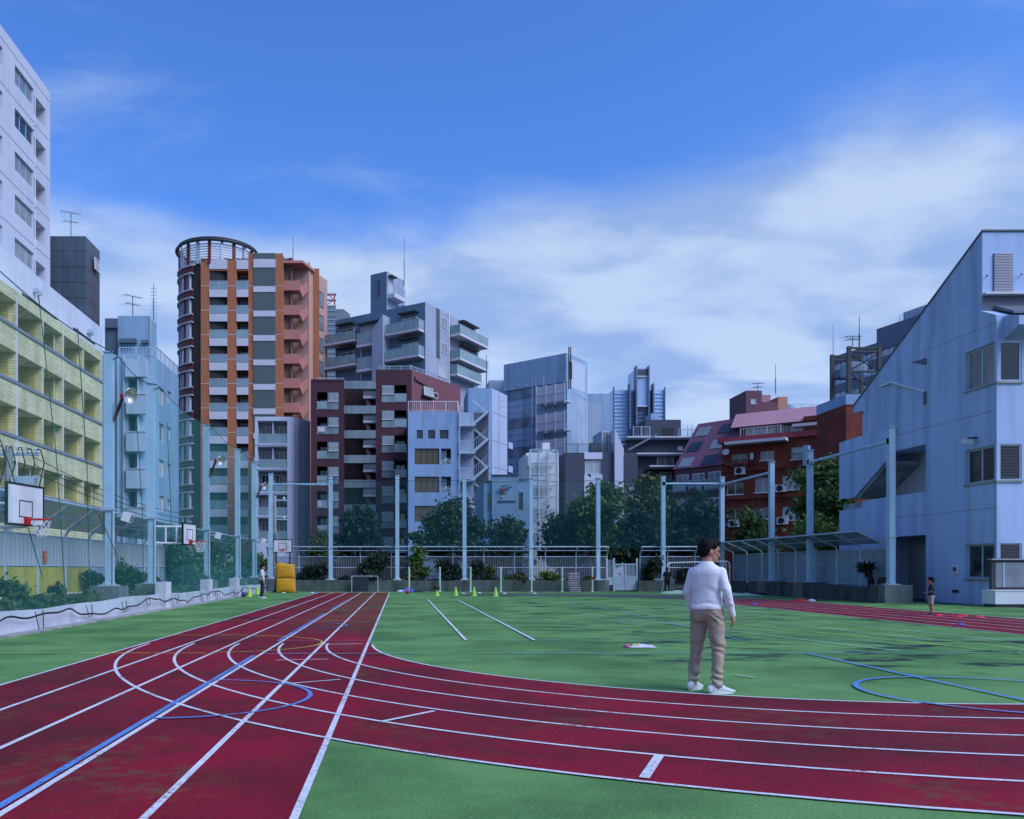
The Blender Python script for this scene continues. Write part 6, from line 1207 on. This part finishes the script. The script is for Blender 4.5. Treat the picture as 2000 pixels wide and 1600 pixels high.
def limb(b, pts, rs, n=12):
    P = [Vector(p) for p in pts]; Q = []; RR = []
    for k in range(len(P)-1):
        for j in range(5): t = j/5; Q.append(P[k].lerp(P[k+1],t)); RR.append(rs[k]+(rs[k+1]-rs[k])*t)
    Q.append(P[-1]); RR.append(rs[-1]); b.tube([tuple(q) for q in Q], RR, n)
    ell(b, P[0], (rs[0],)*3); ell(b, P[-1], (rs[-1],)*3)
    for k in range(1,len(P)-1): ell(b, P[k], (rs[k]*1.02,)*3)
def torso(b, rings, n=20):
    base = len(b.v)
    for x, y, z, rx, ry in rings:
        for j in range(n): a = 2*pi*j/n; b.v.append((x+rx*math.copysign(abs(math.cos(a))**.85,math.cos(a)), y+ry*math.copysign(abs(math.sin(a))**.85,math.sin(a)), z))
    for k in range(len(rings)-1):
        for j in range(n): o = base+k*n; b.f.append((o+j,o+(j+1)%n,o+n+(j+1)%n,o+n+j))
    b.f.append(tuple(base+j for j in range(n))[::-1]); b.f.append(tuple(base+(len(rings)-1)*n+j for j in range(n)))
def human(name, label, loc, rz, Ht, skin, top, bottom, shoe, hair, voxel=.012, long_sleeve=True, long_leg=True, head_turn=0., head_k=1., feet=None, toe=None, arms=None, glasses=False, wide=1., lean=0., tilt=0., hairstyle=0):
    k = Ht/1.75; r = empty(name, loc, label, 'person', rz=rz); feet = feet or {1:(.12,0),-1:(-.12,0)}; toe = toe or {1:-.15,-1:.15}
    arms = arms or {1:((.245,-.03,1.13),(.25,.04,.90)),-1:((-.245,-.03,1.13),(-.25,.04,.90))}
    S = Matrix.Scale(k,4); hz = 1.47; hips = {s:(s*.088*wide,0,.90) for s in (1,-1)}; knees = {}; ank = {}
    for s in (1,-1): fx, fy = feet[s]; ank[s] = (fx,fy-.03,.085); knees[s] = ((hips[s][0]+fx)/2+.01*s, fy*.5+.035, .49)
    sh = {s:(s*.162*wide,-.008,1.352) for s in (1,-1)}
    # ---- body, one continuous skin surface
    b = MB(); torso(b, [(0,0,.86,.13*wide,.095),(0,0,.95,.155*wide,.11),(0,0,1.08,.135*wide,.095),(0,.0,1.25,.15*wide,.105),(0,-.01,1.37,.15*wide,.09),(0,-.015,1.45,.08,.06)])
    limb(b, [(0,-.01,1.42),(0,.01,1.55)], [.058,.054])
    for s in (1,-1):
        limb(b, [sh[s],arms[s][0],arms[s][1]], [.045,.04,.028]); limb(b, [hips[s],knees[s],ank[s]], [.08,.055,.038])
        w_ = Vector(arms[s][1]); d = (w_-Vector(arms[s][0])).normalized(); fwd = Vector((0,1,0)); fwd = (fwd-d*fwd.dot(d)).normalized(); lat = d.cross(fwd)
        R3 = Matrix((lat,fwd,d)).transposed().to_4x4(); ell(b, w_+d*.055, (.022,.05,.064), R3)
        for j, (off, ln) in enumerate(((.036,.07),(.012,.08),(-.012,.074),(-.034,.058))):
            p0 = w_+d*.085+fwd*off; p1 = p0+d*ln*.55+lat*(-s)*.012; p2 = p1+d*ln*.4+lat*(-s)*.028; limb(b, [p0,p1,p2], [.011,.0105,.009], 6)
        t0 = w_+d*.03+fwd*.035; limb(b, [t0,t0+d*.03+fwd*.022,t0+d*.062+fwd*.026+lat*(-s)*.012], [.012,.0105,.009], 6)
    hb = MB(); ell(hb, (0,.005,.135), (.076,.096,.108)); ell(hb, (0,.032,.062), (.058,.068,.066)); ell(hb, (0,.075,.025), (.03,.025,.022)); ell(hb, (0,.103,.085), (.0135,.018,.026)); ell(hb, (0,.112,.073), (.017,.014,.012))
    for s in (1,-1): ell(hb, (s*.077,-.005,.095), (.012,.022,.034)); ell(hb, (s*.035,.072,.085), (.025,.02,.02)); ell(hb, (s*.03,.086,.128), (.026,.014,.009))
    ell(hb, (0,.095,.046), (.024,.012,.007)); ell(hb, (0,.094,.034), (.02,.011,.007))
    HM = Matrix.Translation((0,.015,hz)) @ Matrix.Rotation(head_turn,4,'Z') @ Matrix.Rotation(tilt,4,'X') @ Matrix.Scale(head_k,4)
    i0 = len(b.v); b.v += [tuple(HM @ Vector(v)) for v in hb.v]; b.f += [tuple(i0+i for i in f) for f in hb.f]
    place('body', remeshed(b, voxel*.62, 3), skin, r, S)
    # ---- clothes
    def wr_top(p): return .006*mnoise.noise(Vector((p.x*6,p.y*6,p.z*8)))+.005*math.sin(p.z*60+5*mnoise.noise(p*6))*max(0,1-abs(p.z-.99)/.07)+.008*math.sin((p.z+.8*abs(p.x))*34+6*mnoise.noise(p*5))*max(0,1-abs(p.z-1.13)/.12)*(.3+abs(p.x)*3)
    b = MB(); torso(b, [(0,-.01,.925,.176*wide,.140),(0,-.01,.935,.184*wide,.147),(0,-.01,.965,.180*wide,.143),(0,0,1.0,.178*wide,.135),(0,0,1.1,.168*wide,.125),(0,0,1.25,.176*wide,.128),(0,-.01,1.34,.200*wide,.118),(0,-.012,1.385,.185*wide,.104),(0,-.012,1.42,.135*wide,.086),(0,-.012,1.447,.092*wide,.075),(0,-.01,1.475,.068,.064)])
    for s in (1,-1):
        e, w_ = Vector(arms[s][0]), Vector(arms[s][1]); en = w_+(w_-e).normalized()*.015
        if long_sleeve: limb(b, [sh[s],tuple(e),tuple(e.lerp(en,.85)),tuple(en)], [.062,.052,.042,.039])
        else: limb(b, [sh[s],tuple(Vector(sh[s]).lerp(e,.72))], [.064,.068])
    place('sweater' if long_sleeve else 'shirt', remeshed(b, voxel, 5, wr_top), top, r, S)
    def wr_leg(p): return .009*mnoise.noise(Vector((p.x*8,p.y*8,p.z*11+3)))+.014*math.sin((p.z+.9*p.x)*44+9*mnoise.noise(p*5))*(max(0,1-abs(p.z-.16)/.22)+.6*max(0,1-abs(p.z-.5)/.14)+.5*max(0,1-abs(p.z-.82)/.1))
    b = MB(); torso(b, [(0,-.015,.80,.10*wide,.08),(0,-.012,.85,.17*wide,.125),(0,-.012,.90,.172*wide,.132),(0,-.005,.94,.160*wide,.12),(0,0,.99,.15*wide,.11)])
    for s in (1,-1):
        ell(b, (s*.075,-.055,.875), (.095,.085,.095))
        kn, an = Vector(knees[s]), Vector(ank[s])
        if long_leg: limb(b, [hips[s],tuple(Vector(hips[s]).lerp(kn,.5)),tuple(kn),tuple(kn.lerp(an,.6)),(an.x,an.y-.005,.11)], [.106,.093,.074,.064,.060])
        else: limb(b, [hips[s],tuple(Vector(hips[s]).lerp(kn,.85))], [.108,.1])
    place('trousers' if long_leg else 'shorts', remeshed(b, voxel, 4, wr_leg), bottom, r, S)
    for s in (1,-1):
        b = MB(); prof = [(-.075,.048,.035,.05),(-.05,.056,.042,.055),(.0,.06,.042,.055),(.06,.05,.046,.047),(.11,.035,.049,.036),(.15,.026,.045,.028),(.185,.02,.028,.022)]
        for y, zc, rx, rzz in prof: ell(b, (0,y,zc), (rx,.05,rzz))
        M_ = Matrix.Translation((feet[s][0],feet[s][1]-.03,0)) @ Matrix.Rotation(toe[s],4,'Z')
        o = place('shoe', remeshed(b, voxel*.7, 3), shoe, r, S @ M_)
        so = MB(); so.prism([(.05*math.cos(a*pi/12)*(1 if math.sin(a*pi/12) < 0 else .94), .055+.155*math.sin(a*pi/12)) for a in range(24)], 'z', .0, .028); so.obj('sole', white, o)
    # ---- hair, eyes, glasses
    b = MB(); ell(b, (0,-.014,.154), (.083,.098,.094)); ell(b, (0,-.045,.11), (.078,.064,.075)); ell(b, (0,.05,.196), (.07,.055,.045)); ell(b, (.03,.07,.188), (.035,.035,.028)); ell(b, (-.035,.068,.186), (.035,.035,.028))
    for s in (1,-1): ell(b, (s*.07,-.02,.14), (.018,.05,.05)); ell(b, (s*.07,.03,.155), (.016,.028,.03))
    if hairstyle:
        rg = random.Random(3)
        for _ in range(14): a = rg.uniform(0,2*pi); ell(b, (.06*math.cos(a),.06*math.sin(a)-.01,.205+rg.uniform(0,.03)), (.03,.03,.025))
    def wr_h(p): return .005*mnoise.noise(Vector((p.x*30,p.y*30,p.z*14)))+.003*mnoise.noise(p*90)
    place('hair', remeshed(b, voxel*.5, 2, wr_h), hair, r, S @ HM)
    for s in (1,-1):
        e_ = MB(); ell(e_, (s*.033,.088,.105), (.011,.007,.006)); e_.obj('eye', black, r, S @ HM, smooth=True)
    if glasses:
        g_ = MB()
        for s in (1,-1):
            g_.tube([(s*.034+.024*math.cos(2*pi*q/14),.108,.103+.017*math.sin(2*pi*q/14)) for q in range(15)], .0022, 4, False); g_.tube([(s*.058,.106,.108),(s*.082,.06,.112),(s*.083,-.01,.106)], .0025, 4)
        g_.tube([(-.01,.11,.106),(.01,.11,.106)], .002, 4); g_.obj('glasses', darkmetal, r, S @ HM)
    return r
skin = mat('skin', (.42,.20,.135), .55, .08, 6, spec=.4); hairm = mat('black_hair', (.006,.0055,.006), .65, .3, 40, .3, 60, spec=.12)
knit = mat('white_knit', (.74,.73,.76), .9, .05, 5, .05, 60); chino = mat('beige_chino', (.37,.295,.215), .85, .12, 6, .3, 40); sneaker = mat('white_sneaker', (.60,.63,.62), .6, .08, 8, .3, 40); darkcl = mat('black_cloth', (.014,.014,.018), .9, .2, 6); tee = mat('white_tee', (.58,.57,.60), .9, .06); greyp = mat('charcoal_trousers', (.04,.045,.06), .9, .2, 6); khaki = mat('check_shorts', (.34,.31,.25), .9, .3, 30)
Ym = 9.42; mp_ = (mx(1381,Ym),Ym,0)
human('person', 'man in a white sweater, beige chinos and white sneakers, seen from behind', mp_, math.radians(-38), 1.77, skin, knit, chino, sneaker, hairm, .011, True, True, math.radians(-48), 1.14, {1:(.15,-.10),-1:(-.16,.04)}, {1:math.radians(-38),-1:math.radians(-8)},
      {1:((.235,-.05,1.12),(.26,.045,.885)),-1:((-.225,.0,1.12),(-.205,.10,.91))}, True, .94, 0., -.08)
g = G(512,1168.5); human('person', 'boy in a white tee and charcoal trousers standing by the left net', (g[0],g[1],0), math.radians(-75), 1.64, skin, tee, greyp, sneaker, hairm, .016, False, True, 0, 1.1, {1:(.07,.03),-1:(-.07,-.05)}, hairstyle=1)
g = G(1303,1159.5); human('person', 'person all in black standing by the white goal, seen from behind', (g[0],g[1],0), math.radians(-10), 1.55, skin, darkcl, darkcl, sneaker, hairm, .018, False, True, 0, 1.05, {1:(.08,.03),-1:(-.07,-.04)})
g = G(1819,1201.5); human('person', 'small child in a black tee and checked shorts standing on the right track', (g[0],g[1],0), math.radians(62), 1.13, skin, darkcl, khaki, darkcl, hairm, .016, False, False, 0, 1.32, {1:(.08,.03),-1:(-.08,-.03)}, None, {1:((.23,.02,1.12),(.14,.2,1.05)),-1:((-.23,.02,1.12),(-.12,.2,1.05))}, hairstyle=1)
